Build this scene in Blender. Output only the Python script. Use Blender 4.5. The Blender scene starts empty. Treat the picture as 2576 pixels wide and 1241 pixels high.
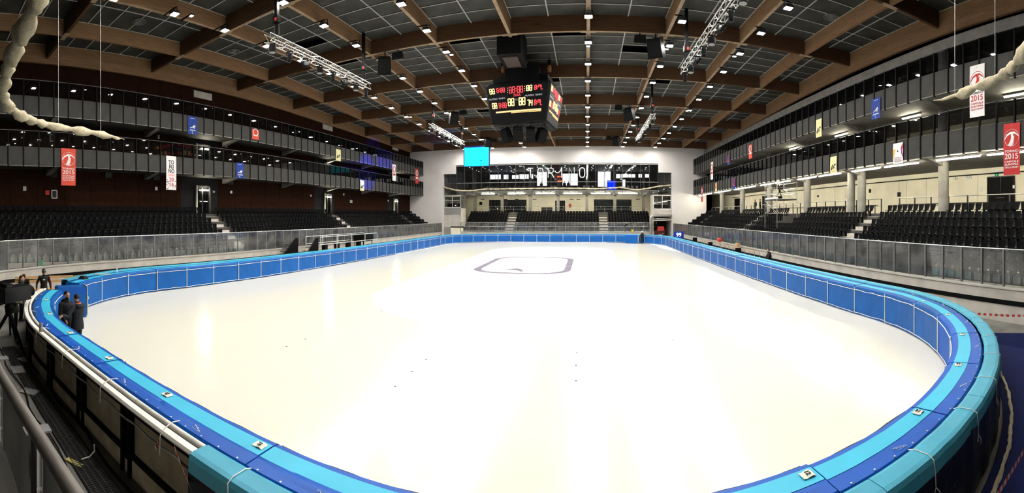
import bpy, bmesh, math, random
from mathutils import Vector, Matrix
random.seed(7)
sc = bpy.context.scene
COL = sc.collection
PI = math.pi

# ------------------------------------------------------------------ camera
# hand-held panorama: central cylindrical, 1060 px per radian, horizon at row 541, hall axis at column 1476
FPX, X0, HZ, EYE = 1060.0, 1476.0, 541.0, 4.16
cam = bpy.data.cameras.new('camera')
cam.type = 'PANO'
cam.panorama_type = 'CENTRAL_CYLINDRICAL'
cam.central_cylindrical_range_u_min = -X0/FPX
cam.central_cylindrical_range_u_max = (2576-X0)/FPX
cam.central_cylindrical_range_v_min = -(1241-HZ)/FPX
cam.central_cylindrical_range_v_max = HZ/FPX
cam.central_cylindrical_radius = 1.0
cam.clip_start, cam.clip_end = 0.05, 400
camo = bpy.data.objects.new('camera', cam); COL.objects.link(camo)
camo.location = (0, 0, EYE); camo.rotation_euler = (PI/2, 0, 0)
sc.camera = camo

# ------------------------------------------------------------------ world, exposure
w = bpy.data.worlds.new('hall_air'); sc.world = w; w.use_nodes = True
w.node_tree.nodes['Background'].inputs['Color'].default_value = (0.0, 0.0, 0.0, 1)
w.node_tree.nodes['Background'].inputs['Strength'].default_value = 0.0
sc.view_settings.view_transform = 'Standard'
try: sc.view_settings.look = 'None'
except Exception: pass
sc.view_settings.gamma = 1.0
sc.view_settings.use_curve_mapping = False
sc.view_settings.exposure = 0.0
LAMP, TUBE = 590.0, 150.0            # flood lamp lens and fluorescent tube strengths
sc.cycles.use_adaptive_sampling = True; sc.cycles.adaptive_threshold = 0.03
sc.cycles.max_bounces = 6; sc.cycles.diffuse_bounces = 3; sc.cycles.glossy_bounces = 2
sc.cycles.transparent_max_bounces = 14; sc.cycles.transmission_bounces = 3
sc.cycles.caustics_reflective = False; sc.cycles.caustics_refractive = False
sc.cycles.sample_clamp_indirect = 4.0
sc.cycles.use_denoising = True

# ------------------------------------------------------------------ helpers
def at(px, py, X=None, Y=None, Z=None, D=None):
    """the place in the hall seen at a pixel of the photograph, at a known X, Y, Z or distance"""
    th = (px-X0)/FPX; t = (HZ-py)/FPX
    dx, dy = math.sin(th), math.cos(th)
    if X is not None: s = X/dx
    elif Y is not None: s = Y/dy
    elif Z is not None: s = (Z-EYE)/t
    else: s = D
    return Vector((dx*s, dy*s, EYE+t*s))

_ones = 'zeroth first second third fourth fifth sixth seventh eighth ninth tenth eleventh twelfth thirteenth fourteenth fifteenth sixteenth seventeenth eighteenth nineteenth'.split()
_tens = [None, None, 'twenty', 'thirty', 'forty', 'fifty', 'sixty', 'seventy', 'eighty', 'ninety']
def nth(n):
    if n < 20: return _ones[n]
    if n % 10 == 0: return _tens[n//10][:-1]+'ieth'
    return _tens[n//10]+'-'+_ones[n % 10]

MATS = {}
def M(name, col, rough=0.6, metal=0.0, var=0.12, scale=6.0, bump=0.0, bscale=None, spec=0.22, emit=None, stretch=None, coat=0.0, alpha=None, sheen=0.0):
    if name in MATS: return MATS[name]
    m = bpy.data.materials.new(name); m.use_nodes = True
    nt = m.node_tree; N, L = nt.nodes, nt.links
    b = N['Principled BSDF']
    b.inputs['Roughness'].default_value = rough
    b.inputs['Metallic'].default_value = metal
    b.inputs['Specular IOR Level'].default_value = spec
    if coat: b.inputs['Coat Weight'].default_value = coat; b.inputs['Coat Roughness'].default_value = 0.08
    if emit:
        b.inputs['Emission Color'].default_value = (*emit[0], 1); b.inputs['Emission Strength'].default_value = emit[1]
    tc = N.new('ShaderNodeTexCoord')
    src = tc.outputs['Object']
    if stretch:
        mp = N.new('ShaderNodeMapping'); mp.inputs['Scale'].default_value = stretch
        L.new(src, mp.inputs['Vector']); src = mp.outputs['Vector']
    nz = N.new('ShaderNodeTexNoise'); nz.inputs['Scale'].default_value = scale; nz.inputs['Detail'].default_value = 5
    L.new(src, nz.inputs['Vector'])
    mx = N.new('ShaderNodeMix'); mx.data_type = 'RGBA'
    mx.inputs[6].default_value = (*[max(0, c*(1-var)) for c in col], 1)
    mx.inputs[7].default_value = (*[min(1, c*(1+var)) for c in col], 1)
    cr = N.new('ShaderNodeMapRange'); cr.inputs[1].default_value = 0.3; cr.inputs[2].default_value = 0.7
    L.new(nz.outputs['Fac'], cr.inputs[0]); L.new(cr.outputs[0], mx.inputs[0])
    L.new(mx.outputs[2], b.inputs['Base Color'])
    if bump:
        n2 = N.new('ShaderNodeTexNoise'); n2.inputs['Scale'].default_value = bscale or scale*4; n2.inputs['Detail'].default_value = 6
        L.new(src, n2.inputs['Vector'])
        bp = N.new('ShaderNodeBump'); bp.inputs['Strength'].default_value = bump; bp.inputs['Distance'].default_value = 0.05
        L.new(n2.outputs['Fac'], bp.inputs['Height']); L.new(bp.outputs['Normal'], b.inputs['Normal'])
    MATS[name] = m
    return m

def M_emit(name, col, strength):
    if name in MATS: return MATS[name]
    m = bpy.data.materials.new(name); m.use_nodes = True
    nt = m.node_tree; nt.nodes.clear()
    e = nt.nodes.new('ShaderNodeEmission'); o = nt.nodes.new('ShaderNodeOutputMaterial')
    e.inputs['Color'].default_value = (*col, 1); e.inputs['Strength'].default_value = strength
    nt.links.new(e.outputs[0], o.inputs[0]); MATS[name] = m
    return m

def M_glass(name, tint=(0.93, 0.95, 0.95), haze=0.05, hazecol=(0.6, 0.6, 0.6), ior=1.45):
    if name in MATS: return MATS[name]
    m = bpy.data.materials.new(name); m.use_nodes = True
    nt = m.node_tree; N, L = nt.nodes, nt.links; N.clear()
    o = N.new('ShaderNodeOutputMaterial'); t = N.new('ShaderNodeBsdfTransparent'); g = N.new('ShaderNodeBsdfGlossy')
    d = N.new('ShaderNodeBsdfDiffuse'); f = N.new('ShaderNodeFresnel'); a = N.new('ShaderNodeMixShader'); c = N.new('ShaderNodeMixShader')
    t.inputs[0].default_value = (*tint, 1); g.inputs['Roughness'].default_value = 0.02; d.inputs[0].default_value = (*hazecol, 1)
    f.inputs['IOR'].default_value = ior
    tc = N.new('ShaderNodeTexCoord'); nz = N.new('ShaderNodeTexNoise'); nz.inputs['Scale'].default_value = 1.3; nz.inputs['Detail'].default_value = 4
    mr = N.new('ShaderNodeMapRange'); mr.inputs[1].default_value = 0.35; mr.inputs[2].default_value = 0.75
    mr.inputs[3].default_value = haze*0.4; mr.inputs[4].default_value = haze*1.8
    L.new(tc.outputs['Object'], nz.inputs['Vector']); L.new(nz.outputs['Fac'], mr.inputs[0]); L.new(mr.outputs[0], c.inputs[0])
    L.new(f.outputs[0], a.inputs[0]); L.new(t.outputs[0], a.inputs[1]); L.new(g.outputs[0], a.inputs[2])
    L.new(a.outputs[0], c.inputs[1]); L.new(d.outputs[0], c.inputs[2]); L.new(c.outputs[0], o.inputs[0])
    MATS[name] = m
    return m

class MB:
    """collects shapes, then builds ONE mesh object"""
    def __init__(s): s.v = []; s.f = []; s.mi = []; s.cur = 0
    def add(s, vs, fs):
        o = len(s.v); s.v += [tuple(p) for p in vs]
        for f in fs: s.f.append([i+o for i in f]); s.mi.append(s.cur)
        return s
    def box(s, a, b):
        x0, y0, z0 = [min(a[i], b[i]) for i in range(3)]; x1, y1, z1 = [max(a[i], b[i]) for i in range(3)]
        return s.add([(x0,y0,z0),(x1,y0,z0),(x1,y1,z0),(x0,y1,z0),(x0,y0,z1),(x1,y0,z1),(x1,y1,z1),(x0,y1,z1)],
                     [(0,3,2,1),(4,5,6,7),(0,1,5,4),(1,2,6,5),(2,3,7,6),(3,0,4,7)])
    def cbox(s, c, size, rz=0.0, rx=0.0, ry=0.0, taper=1.0):
        R = Matrix.Rotation(rz,3,'Z') @ Matrix.Rotation(ry,3,'Y') @ Matrix.Rotation(rx,3,'X')
        hx, hy, hz = [q/2 for q in size]; vs = []
        for z in (-hz, hz):
            k = taper if z > 0 else 1.0
            for x, y in ((-hx,-hy),(hx,-hy),(hx,hy),(-hx,hy)):
                p = R @ Vector((x*k, y*k, z)); vs.append((c[0]+p.x, c[1]+p.y, c[2]+p.z))
        return s.add(vs, [(0,3,2,1),(4,5,6,7),(0,1,5,4),(1,2,6,5),(2,3,7,6),(3,0,4,7)])
    def tube(s, pts, r, n=8, cap=True, closed=False):
        pts = [Vector(p) for p in pts]; k = len(pts); rs = r if isinstance(r, (list, tuple)) else [r]*k
        rings = []; up = Vector((0,0,1))
        for i, p in enumerate(pts):
            if closed: d = pts[(i+1) % k]-pts[i-1]
            else: d = pts[min(i+1,k-1)]-pts[max(i-1,0)]
            if d.length < 1e-9: d = Vector((0,0,1))
            d.normalize(); a = d.cross(up)
            if a.length < 1e-3: a = d.cross(Vector((0,1,0)))
            a.normalize(); b = d.cross(a)
            rings.append([p+(a*math.cos(2*PI*j/n)+b*math.sin(2*PI*j/n))*rs[i] for j in range(n)])
        vs = [q for ring in rings for q in ring]; fs = []
        for i in range(k if closed else k-1):
            i2 = (i+1) % k
            for j in range(n): fs.append((i*n+j, i2*n+j, i2*n+(j+1) % n, i*n+(j+1) % n))
        if cap and not closed: fs += [tuple(range(n)), tuple((k-1)*n+j for j in reversed(range(n)))]
        return s.add(vs, fs)
    def lathe(s, prof, c=(0,0,0), n=16, M3=None):
        vs = []; fs = []
        for r, z in prof:
            for j in range(n):
                p = Vector((r*math.cos(2*PI*j/n), r*math.sin(2*PI*j/n), z))
                if M3 is not None: p = M3 @ p
                vs.append((c[0]+p.x, c[1]+p.y, c[2]+p.z))
        for i in range(len(prof)-1):
            for j in range(n): fs.append((i*n+j, i*n+(j+1) % n, (i+1)*n+(j+1) % n, (i+1)*n+j))
        fs += [tuple(reversed(range(n))), tuple((len(prof)-1)*n+j for j in range(n))]
        return s.add(vs, fs)
    def prism(s, poly, a, b, axis='Y'):
        """poly of 2-D points extruded from a to b along an axis"""
        n = len(poly); vs = []
        for t in (a, b):
            for p in poly:
                vs.append({'Y': (p[0], t, p[1]), 'X': (t, p[0], p[1]), 'Z': (p[0], p[1], t)}[axis])
        fs = [tuple(range(n)), tuple(reversed(range(n, 2*n)))]
        for i in range(n): fs.append((i, n+i, n+(i+1) % n, (i+1) % n))
        return s.add(vs, fs)
    def loft(s, rings, cap=True, closed_ring=True):
        n = len(rings[0]); vs = [p for r in rings for p in r]; fs = []
        for i in range(len(rings)-1):
            for j in range(n if closed_ring else n-1): fs.append((i*n+j, i*n+(j+1) % n, (i+1)*n+(j+1) % n, (i+1)*n+j))
        if cap and closed_ring: fs += [tuple(reversed(range(n))), tuple((len(rings)-1)*n+j for j in range(n))]
        return s.add(vs, fs)
    def mesh(s, name, mat, off=(0,0,0), smooth=False):
        me = bpy.data.meshes.new(name)
        me.from_pydata([(p[0]-off[0], p[1]-off[1], p[2]-off[2]) for p in s.v], [], s.f)
        mats = mat if isinstance(mat, (list, tuple)) else [mat]
        for m in mats: me.materials.append(m)
        bm = bmesh.new(); bm.from_mesh(me)
        if len(mats) > 1:
            for f, i in zip(bm.faces, s.mi): f.material_index = i
        bmesh.ops.recalc_face_normals(bm, faces=bm.faces); bm.to_mesh(me); bm.free()
        if smooth:
            for p in me.polygons: p.use_smooth = True
        me.update()
        return me
    def build(s, name, mat, parent=None, smooth=False, base=None, **kw):
        """base: object origin in the world (vertices given in world places); a child is placed against its parent's origin"""
        off = Vector(base) if base is not None else Vector((0,0,0))
        if parent is not None and base is None: off = Vector(wloc(parent))
        me = s.mesh(name, mat, off, smooth)
        o = bpy.data.objects.new(name, me); COL.objects.link(o)
        if parent is not None:
            o.parent = parent; o.location = off-Vector(wloc(parent))
        else: o.location = off
        tag(o, **kw)
        return o

def wloc(o):
    v = Vector((0,0,0))
    while o is not None: v += o.location; o = o.parent
    return v
def tag(o, label=None, cat=None, group=None, kind=None):
    if label: o['label'] = label
    if cat: o['category'] = cat
    if group: o['group'] = group
    if kind: o['kind'] = kind
    return o
def thing(name, loc, label=None, cat=None, group=None, kind=None, rz=0.0):
    o = bpy.data.objects.new(name, None); COL.objects.link(o); o.empty_display_size = 0.2
    o.location = loc; o.rotation_euler = (0, 0, rz)
    return tag(o, label, cat, group, kind)
def put(name, me, parent=None, loc=(0,0,0), rz=0.0, **kw):
    """an object that shares mesh data"""
    o = bpy.data.objects.new(name, me); COL.objects.link(o)
    o.parent = parent; o.location = loc; o.rotation_euler = (0, 0, rz)
    return tag(o, **kw)

_fcache = {}
def text_polys(body, bold=0.0):
    """flat lettering of unit size as (verts, faces) in the XY plane"""
    key = (body, bold)
    if key in _fcache: return _fcache[key]
    cu = bpy.data.curves.new('lettering', 'FONT'); cu.body = body; cu.size = 1.0; cu.align_x = 'CENTER'; cu.align_y = 'CENTER'
    cu.offset = bold; cu.extrude = 0.01; cu.resolution_u = 3
    ob = bpy.data.objects.new('lettering', cu); COL.objects.link(ob)
    dg = bpy.context.evaluated_depsgraph_get(); dg.update()
    me = bpy.data.meshes.new_from_object(ob.evaluated_get(dg))
    r = ([tuple(v.co) for v in me.vertices], [tuple(p.vertices) for p in me.polygons])
    bpy.data.objects.remove(ob); bpy.data.curves.remove(cu); bpy.data.meshes.remove(me)
    _fcache[key] = r
    return r
def add_text(mb, body, origin, ux, uy, size, fit=None, bold=0.0):
    vs, fs = text_polys(body, bold)
    if not vs: return
    ux, uy = Vector(ux).normalized(), Vector(uy).normalized(); un = ux.cross(uy)
    k = size
    if fit:
        wd = max(v[0] for v in vs)-min(v[0] for v in vs); k = fit/max(wd, 1e-6)
    o = Vector(origin)
    mb.add([o+ux*(v[0]*k)+uy*(v[1]*size)+un*math.copysign(0.004, v[2]) for v in vs], fs)
for _b in [str(i) for i in range(10,26)]+['NUMERO','TEMPO','TC','L','CI','I']: text_polys(_b)
for _b in ('TORINO','2015','CAPITALE','EUROPEA','DELLO SPORT','o','TO','RI','NO','20','15','WORLD','MASTERS','GAMES','99'): text_polys(_b, 0.012)

# ------------------------------------------------------------------ materials
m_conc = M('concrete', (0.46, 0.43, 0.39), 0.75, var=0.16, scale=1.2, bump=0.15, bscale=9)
m_conc_step = M('concrete_terrace', (0.06, 0.057, 0.053), 0.8, var=0.2, scale=1.5, bump=0.15)  # darkened concrete: the balconies' shade on the rows is put into its colour
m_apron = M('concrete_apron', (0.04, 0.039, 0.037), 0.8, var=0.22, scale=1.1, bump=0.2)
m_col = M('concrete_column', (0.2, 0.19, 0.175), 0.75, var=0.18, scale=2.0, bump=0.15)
m_floor = M('floor_concrete', (0.17, 0.165, 0.15), 0.55, var=0.35, scale=0.9, bump=0.1)
m_white = M('white_plaster', (0.60, 0.57, 0.56), 0.7, var=0.05, scale=0.5, bump=0.06, bscale=12)
m_cream = M('cream_plaster', (0.84, 0.79, 0.64), 0.75, var=0.08, scale=0.8, bump=0.1)
m_brown = M('brown_panel', (0.016, 0.0055, 0.0024), 0.8, var=0.25, scale=2.5, spec=0.05)
m_black = M('black_paint', (0.0045, 0.0045, 0.005), 0.55, var=0.3, spec=0.06)
m_blackgloss = M('black_gloss', (0.006, 0.006, 0.007), 0.3, var=0.3, spec=0.2)
m_dark = M('dark_void', (0.006, 0.006, 0.007), 0.8, var=0.2)
m_steel = M('galvanised_steel', (0.45, 0.44, 0.43), 0.42, 0.8, var=0.2, scale=8)
m_post = M('grey_post', (0.05, 0.048, 0.048), 0.5, 0.3, var=0.2)
m_railpost = M('rail_post_grey', (0.17, 0.165, 0.165), 0.5, 0.2, var=0.2)
m_alu = M('aluminium', (0.78, 0.78, 0.76), 0.35, 0.6, var=0.1)
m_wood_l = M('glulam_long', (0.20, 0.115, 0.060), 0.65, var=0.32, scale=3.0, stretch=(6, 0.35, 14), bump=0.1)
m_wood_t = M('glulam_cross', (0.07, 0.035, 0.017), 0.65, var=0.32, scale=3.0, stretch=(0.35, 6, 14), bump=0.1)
m_mesh = M('ceiling_mesh', (0.032, 0.032, 0.029), 0.7, var=0.45, scale=0.9, stretch=(1, 0.5, 1))
m_grid = M('ceiling_bar', (0.62, 0.62, 0.58), 0.5, var=0.1)
m_seat = M('seat_plastic', (0.003, 0.0032, 0.004), 0.6, var=0.2, spec=0.025)
m_blue = M('vinyl_blue', (0.002, 0.09, 0.35), 0.42, var=0.16, scale=1.2, bump=0.35, bscale=2.6)
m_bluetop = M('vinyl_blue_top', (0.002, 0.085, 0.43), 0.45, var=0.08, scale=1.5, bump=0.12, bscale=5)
m_cyan = M('vinyl_cyan', (0.045, 0.45, 0.66), 0.45, var=0.06, scale=1.5, bump=0.1, bscale=5)
m_light = M('vinyl_pale_blue', (0.055, 0.33, 0.47), 0.45, var=0.09, scale=1.5, bump=0.2, bscale=4)
m_skirt = M('black_skirt', (0.006, 0.008, 0.014), 0.35, var=0.3, bump=0.3, bscale=4)
m_rope = M('white_rope', (0.78, 0.76, 0.72), 0.7, var=0.1)
m_net = M('net_cream', (0.58, 0.51, 0.36), 0.85, var=0.2, scale=9, bump=0.8, bscale=60)
m_carpet = M('blue_carpet', (0.003, 0.008, 0.06), 0.95, var=0.25, scale=3, bump=0.3, bscale=120)
m_glass = M_glass('rail_glass', (0.93, 0.94, 0.93), 0.075, (0.8, 0.79, 0.77))
m_glass_b = M_glass('balcony_glass', (0.45, 0.46, 0.47), 0.006, (0.3, 0.3, 0.3), 1.3)
m_glass_r = M_glass('restaurant_glass', (0.85, 0.87, 0.88), 0.01, (0.3, 0.3, 0.3))
m_lens = M_emit('lamp_lens', (1.0, 0.97, 0.90), LAMP)
m_tube = M_emit('fluorescent', (1.0, 0.93, 0.72), TUBE)
m_lit_under = M('lit_underside_wood', (0.36, 0.26, 0.17), 0.65, var=0.25, scale=2)  # paler beam wood, with bounce light on the undersides put into the colour
m_wood = M('bench_pine', (0.55, 0.36, 0.17), 0.6, var=0.2, scale=3, stretch=(1, 8, 8))
m_red = M('red_paint', (0.50, 0.03, 0.02), 0.4, var=0.1)
m_whitep = M('white_paint', (0.78, 0.78, 0.76), 0.5, var=0.06)

# ------------------------------------------------------------------ hall measures (metres; ice is z = 0)
AX = -4.97                                   # hall axis
BAY, TBAY = 5.07, 8.2
TY = [0.7+TBAY*j for j in range(-1, 9)]       # side columns and ribs
TR = [-8.6, -0.2, 8.7, 17.5, 26.8, 35.0, 42.6, 50.4, 58.2, 66.2]   # roof cross beams
_zk = [(-10,15.2),(0,15.35),(8.7,15.5),(17.5,15.7),(26.8,15.85),(35,15.62),(42.6,15.32),(50.4,15.12),(58.2,15.0),(67,14.97)]
def ZB(y):
    """underside of the gently arched roof beams"""
    for (a, za), (b, zb) in zip(_zk, _zk[1:]):
        if y <= b: return za+(zb-za)*(y-a)/(b-a)
    return _zk[-1][1]
LXB = [AX-24.35]+[AX+BAY*k for k in range(-4, 5)]+[AX+24.35]   # long beams
YW = 66.4                                     # white end wall
D_RAIL, D_BAL, D_COL, D_LW, D_RW = 18.83, 22.2, 24.3, 24.6, 29.0
STAIRS = [4.0, 22.9, 41.8, 60.5]
# ================================================================== structure
MB().box((-34.2,-9.2,-0.6),(24.6,80.2,-0.02)).build('floor', m_floor, label='dark concrete floor around the ice rink', cat='floor', kind='structure')

# ---- ceiling: glulam grid, mesh panels, bars
ceil = thing('ceiling', (AX, 29, 16), 'timber beam grid ceiling with dark mesh panels', 'ceiling', kind='structure')
SEGY = [-9.0+75.4*i/40 for i in range(41)]
for k, x in enumerate(LXB):
    zb_ = (lambda y: 14.86+(ZB(y)-15.0)*0.5) if k in (0, 10) else ZB
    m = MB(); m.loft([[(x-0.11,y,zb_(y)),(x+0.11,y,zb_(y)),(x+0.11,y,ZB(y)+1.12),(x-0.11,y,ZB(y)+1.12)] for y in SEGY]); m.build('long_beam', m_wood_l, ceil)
    if 2 <= k <= 8:
        m = MB(); m.loft([[(x-0.10,y,ZB(y)-0.012),(x+0.10,y,ZB(y)-0.012),(x+0.10,y,ZB(y)+0.003),(x-0.10,y,ZB(y)+0.003)] for y in SEGY]); m.build('lit_underside_strip', m_lit_under, ceil)  # pale strip added to make the beam underside look lit
for y in TR:
    z = ZB(y)
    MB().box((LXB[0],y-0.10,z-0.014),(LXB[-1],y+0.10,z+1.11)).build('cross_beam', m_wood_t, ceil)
    MB().box((LXB[2],y-0.085,z-0.024),(LXB[8],y+0.085,z-0.012)).build('lit_underside_strip', m_lit_under, ceil)
    for x in LXB[1:-1]:                                   # wooden shoe under the crossing
        MB().box((x-0.5,y-0.15,z-0.04),(x+0.5,y+0.15,z-0.02)).build('beam_plate', m_lit_under, ceil)
m = MB(); m.loft([[(LXB[0]-0.4,y,ZB(y)+1.5),(LXB[-1]+0.4,y,ZB(y)+1.5),(LXB[-1]+0.4,y,ZB(y)+1.7),(LXB[0]-0.4,y,ZB(y)+1.7)] for y in SEGY]); m.build('roof_deck', m_dark, ceil)
cells = []; bars = MB(); me_panels = {}
missing = {(2,3,4,0),(5,3,1,1),(5,4,1,1),(4,4,1,0),(3,5,1,0),(4,5,4,1),(5,5,2,0),(5,6,1,1),(3,6,3,1),(4,3,2,0),(2,4,1,0),(6,4,3,1),(7,5,2,0)}
for bx in range(10):
    for by in range(len(TR)-1):
        xa, ya, yb = LXB[bx]+0.11, TR[by]+0.1, TR[by+1]-0.1; PL = (yb-ya)/6; PW = (LXB[bx+1]-LXB[bx]-0.22)/2; key = (by, bx in (0, 9))
        if key not in me_panels:
            sl = (ZB(yb)-ZB(ya))/(yb-ya)*PL/2; a, b = PW/2-0.03, PL/2-0.03
            me_panels[key] = MB().add([(-a,-b,-sl),(a,-b,-sl),(a,b,sl),(-a,b,sl),(-a,-b,.03-sl),(a,-b,.03-sl),(a,b,.03+sl),(-a,b,.03+sl)],[(0,3,2,1),(4,5,6,7),(0,1,5,4),(1,2,6,5),(2,3,7,6),(3,0,4,7)]).mesh('mesh_panel', m_mesh)
        def lbar(x0, x1): bars.loft([[(x0,y,ZB(y)+0.96),(x1,y,ZB(y)+0.96),(x1,y,ZB(y)+0.985),(x0,y,ZB(y)+0.985)] for y in (ya,(ya+yb)/2,yb)])
        lbar(xa+PW-0.04, xa+PW+0.04); lbar(xa, xa+0.04); lbar(xa+2*PW-0.04, xa+2*PW)
        for r in range(1, 6): y = ya+r*PL; bars.box((xa, y-0.03, ZB(y)+0.955),(xa+2*PW, y+0.03, ZB(y)+0.98))
        for r in range(6):
            for c in range(2):
                if (bx, by, r, c) in missing: continue
                x, y = xa+(c+0.5)*PW, ya+(r+0.5)*PL
                d = math.hypot(x, y); seen = y > 2 and math.atan2(12.3, d) < 0.56 and -1.5 < math.atan2(x, y) < 1.12
                cells.append((0 if seen else 1, d, x, y, key))
cells.sort()
for _, d, x, y, by in cells[:300]: put('mesh_panel', me_panels[by], ceil, (x-AX, y-29, ZB(y)+1.0-16))
rest = MB()
for _, d, x, y, by in cells[300:]:
    me = me_panels[by]; rest.add([(v.co.x+x, v.co.y+y, v.co.z+ZB(y)+1.0) for v in me.vertices], [tuple(p.vertices) for p in me.polygons])
rest.build('mesh_panel_field', m_mesh, ceil, kind='stuff')
bars.build('panel_bar_grid', m_grid, ceil, kind='stuff')
m_vent = M('vent_grey', (0.13,0.13,0.125), 0.5)
for px, py in ((350,56),(588,130),(2090,44),(900,240),(760,205),(1690,108),(2130,245)):
    p = at(px, py, Z=17.0); p = at(px, py, Z=ZB(p.y)+0.9); zz = ZB(p.y)+0.93
    v = MB()
    for r in (0.12,0.24,0.36,0.46): v.tube([(p.x+r*math.cos(t*PI/9), p.y+r*math.sin(t*PI/9), zz) for t in range(18)], 0.022, 4, closed=True)
    for t in range(10): v.tube([(p.x,p.y,zz),(p.x+0.46*math.cos(t*PI/5),p.y+0.46*math.sin(t*PI/5),zz)],0.014,4)
    v.build('air_diffuser', m_vent, ceil)

# ---- walls
def panels(parent, mat, face, u0, u1, z0, z1, nu, zs, skip=(), depth=0.03, gap=0.02, name='wall_panel'):
    """flat panels proud of a wall; face: ('X', x, sign) or ('Y', y, sign)"""
    ax, f, sg = face; du = (u1-u0)/nu
    for i in range(nu):
        for a, b in zs:
            ua, ub = u0+i*du+gap/2, u0+(i+1)*du-gap/2
            if any(ub > s0 and ua < s1 and b > t0 and a < t1 for s0, s1, t0, t1 in skip): continue
            m = MB()
            if ax == 'X': m.box((f, ua, a),(f+sg*depth, ub, b))
            else: m.box((ua, f, a),(ub, f+sg*depth, b))
            m.build(name, mat, parent)

XL, XR = AX-D_LW, AX+D_RW
wl = thing('wall_left', (XL, 29, 0), 'dark brown panelled side wall behind the balconies on the left', 'wall', kind='structure')
MB().box((XL-0.4,-9,-0.5),(XL-0.04,YW+0.2,17.4)).build('backing', m_dark, wl)
doors = [(s-0.85, s+0.85) for s in STAIRS[1:]]
skip = [(a, b, z0, z0+2.5) for a, b in doors for z0 in (4.25, 7.9)]
panels(wl, m_brown, ('X', XL-0.03, 1), -6.4, 66.2, 4.2, 16, 35, [(4.25,6.6),(6.63,7.45),(7.85,10.1),(10.13,10.85),(11.3,13.7),(13.73,15.9)], skip)
m_pale = M('light_catch_pale', (0.55,0.55,0.56), 0.6)
for y0, y1, z0, z1 in ((43.6,45.2,8.0,9.9),(45.4,46.6,8.0,10.1),(46.8,47.6,8.2,10.0),(48.6,49.9,8.3,9.7),(49.3,50.6,11.4,12.8),(50.9,52.4,11.4,13.0),(52.6,54.3,11.4,13.1),(55.6,56.4,11.6,13.1)):
    MB().box((XL-0.02,y0,z0),(XL+0.02,y1,z1)).build('light_catch_board', m_pale, wl)  # added boards that give the blue spots a pale surface to light
# service doorways at the head of each stair
for i, (a, b) in enumerate(doors):
    for lv, z0 in enumerate((4.25, 7.9)):
        d = thing('door_%d' % (1+i*2+lv), (XL, (a+b)/2, z0), 'glazed doorway in the brown wall, %s level, beside the %s stair' % (('lower','upper')[lv], nth(i+1)), 'door', kind='structure')
        fr = MB(); fr.box((XL-0.03,a,z0),(XL+0.12,a+0.12,z0+2.5)); fr.box((XL-0.03,b-0.12,z0),(XL+0.12,b,z0+2.5)); fr.box((XL-0.03,a,z0+2.38),(XL+0.12,b,z0+2.5))
        fr.build('door_frame', m_post, d); MB().box((XL,a,z0),(XL+0.3,a+0.08,z0+2.5)).build('pale_jamb', m_cream, d)
        MB().box((XL-0.03,a+0.12,z0),(XL-0.02,b-0.12,z0+2.38)).build('dark_opening', m_blackgloss, d)
        MB().box((XL-0.01,(a+b)/2-0.03,z0),(XL+0.03,(a+b)/2+0.03,z0+2.38)).build('mullion', m_post, d)
        for q, s in enumerate((-1, 1)):
            MB().box((XL-0.005,(a+b)/2+s*0.1,z0+0.1),(XL+0.004,(a+b)/2+s*0.62,z0+2.2)).build('pane', m_glass_b, d)
        MB().cbox((XL+0.16,(a+b)/2+0.15,z0+2.1),(0.12,0.8,0.09)).build('door_lamp', m_tube, d)
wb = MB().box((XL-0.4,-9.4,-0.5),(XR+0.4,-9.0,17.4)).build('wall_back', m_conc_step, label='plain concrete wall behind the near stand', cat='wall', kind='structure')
wr = thing('wall_right', (XR, 29, 0), 'cream plaster concourse wall behind the right stand', 'wall', kind='structure')
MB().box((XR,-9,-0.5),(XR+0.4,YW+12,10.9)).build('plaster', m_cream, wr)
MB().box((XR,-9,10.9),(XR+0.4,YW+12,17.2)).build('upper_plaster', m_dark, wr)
MB().box((XR-0.03,-9,4.2),(XR,YW,4.35)).build('baseboard', m_conc, wr)

# white end wall with stepped opening
wf = thing('wall_far', (AX, YW, 0), 'white end wall with a wide stepped glazed opening', 'wall', kind='structure')
xo0, xo1, xi0, xi1 = AX-18.53, AX+18.53, AX-16.4, AX+16.4
ow = MB()
ow.box((AX-25.4,YW,-0.3),(xo0,YW+0.35,17.0)); ow.box((xo1,YW,-0.3),(AX+D_COL+0.05,YW+0.35,17.0))
ow.box((xo0,YW,10.95),(xi0,YW+0.35,17.0)); ow.box((xi1,YW,10.95),(xo1,YW+0.35,17.0)); ow.box((xi0,YW,12.38),(xi1,YW+0.35,17.0))
ow.build('plaster', m_white, wf)
for x in (AX-13, AX-4.5, AX+4.2, AX+12.5):
    MB().box((x-0.012,YW-0.004,12.4),(x+0.012,YW,15.2)).build('joint', m_conc, wf)

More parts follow.
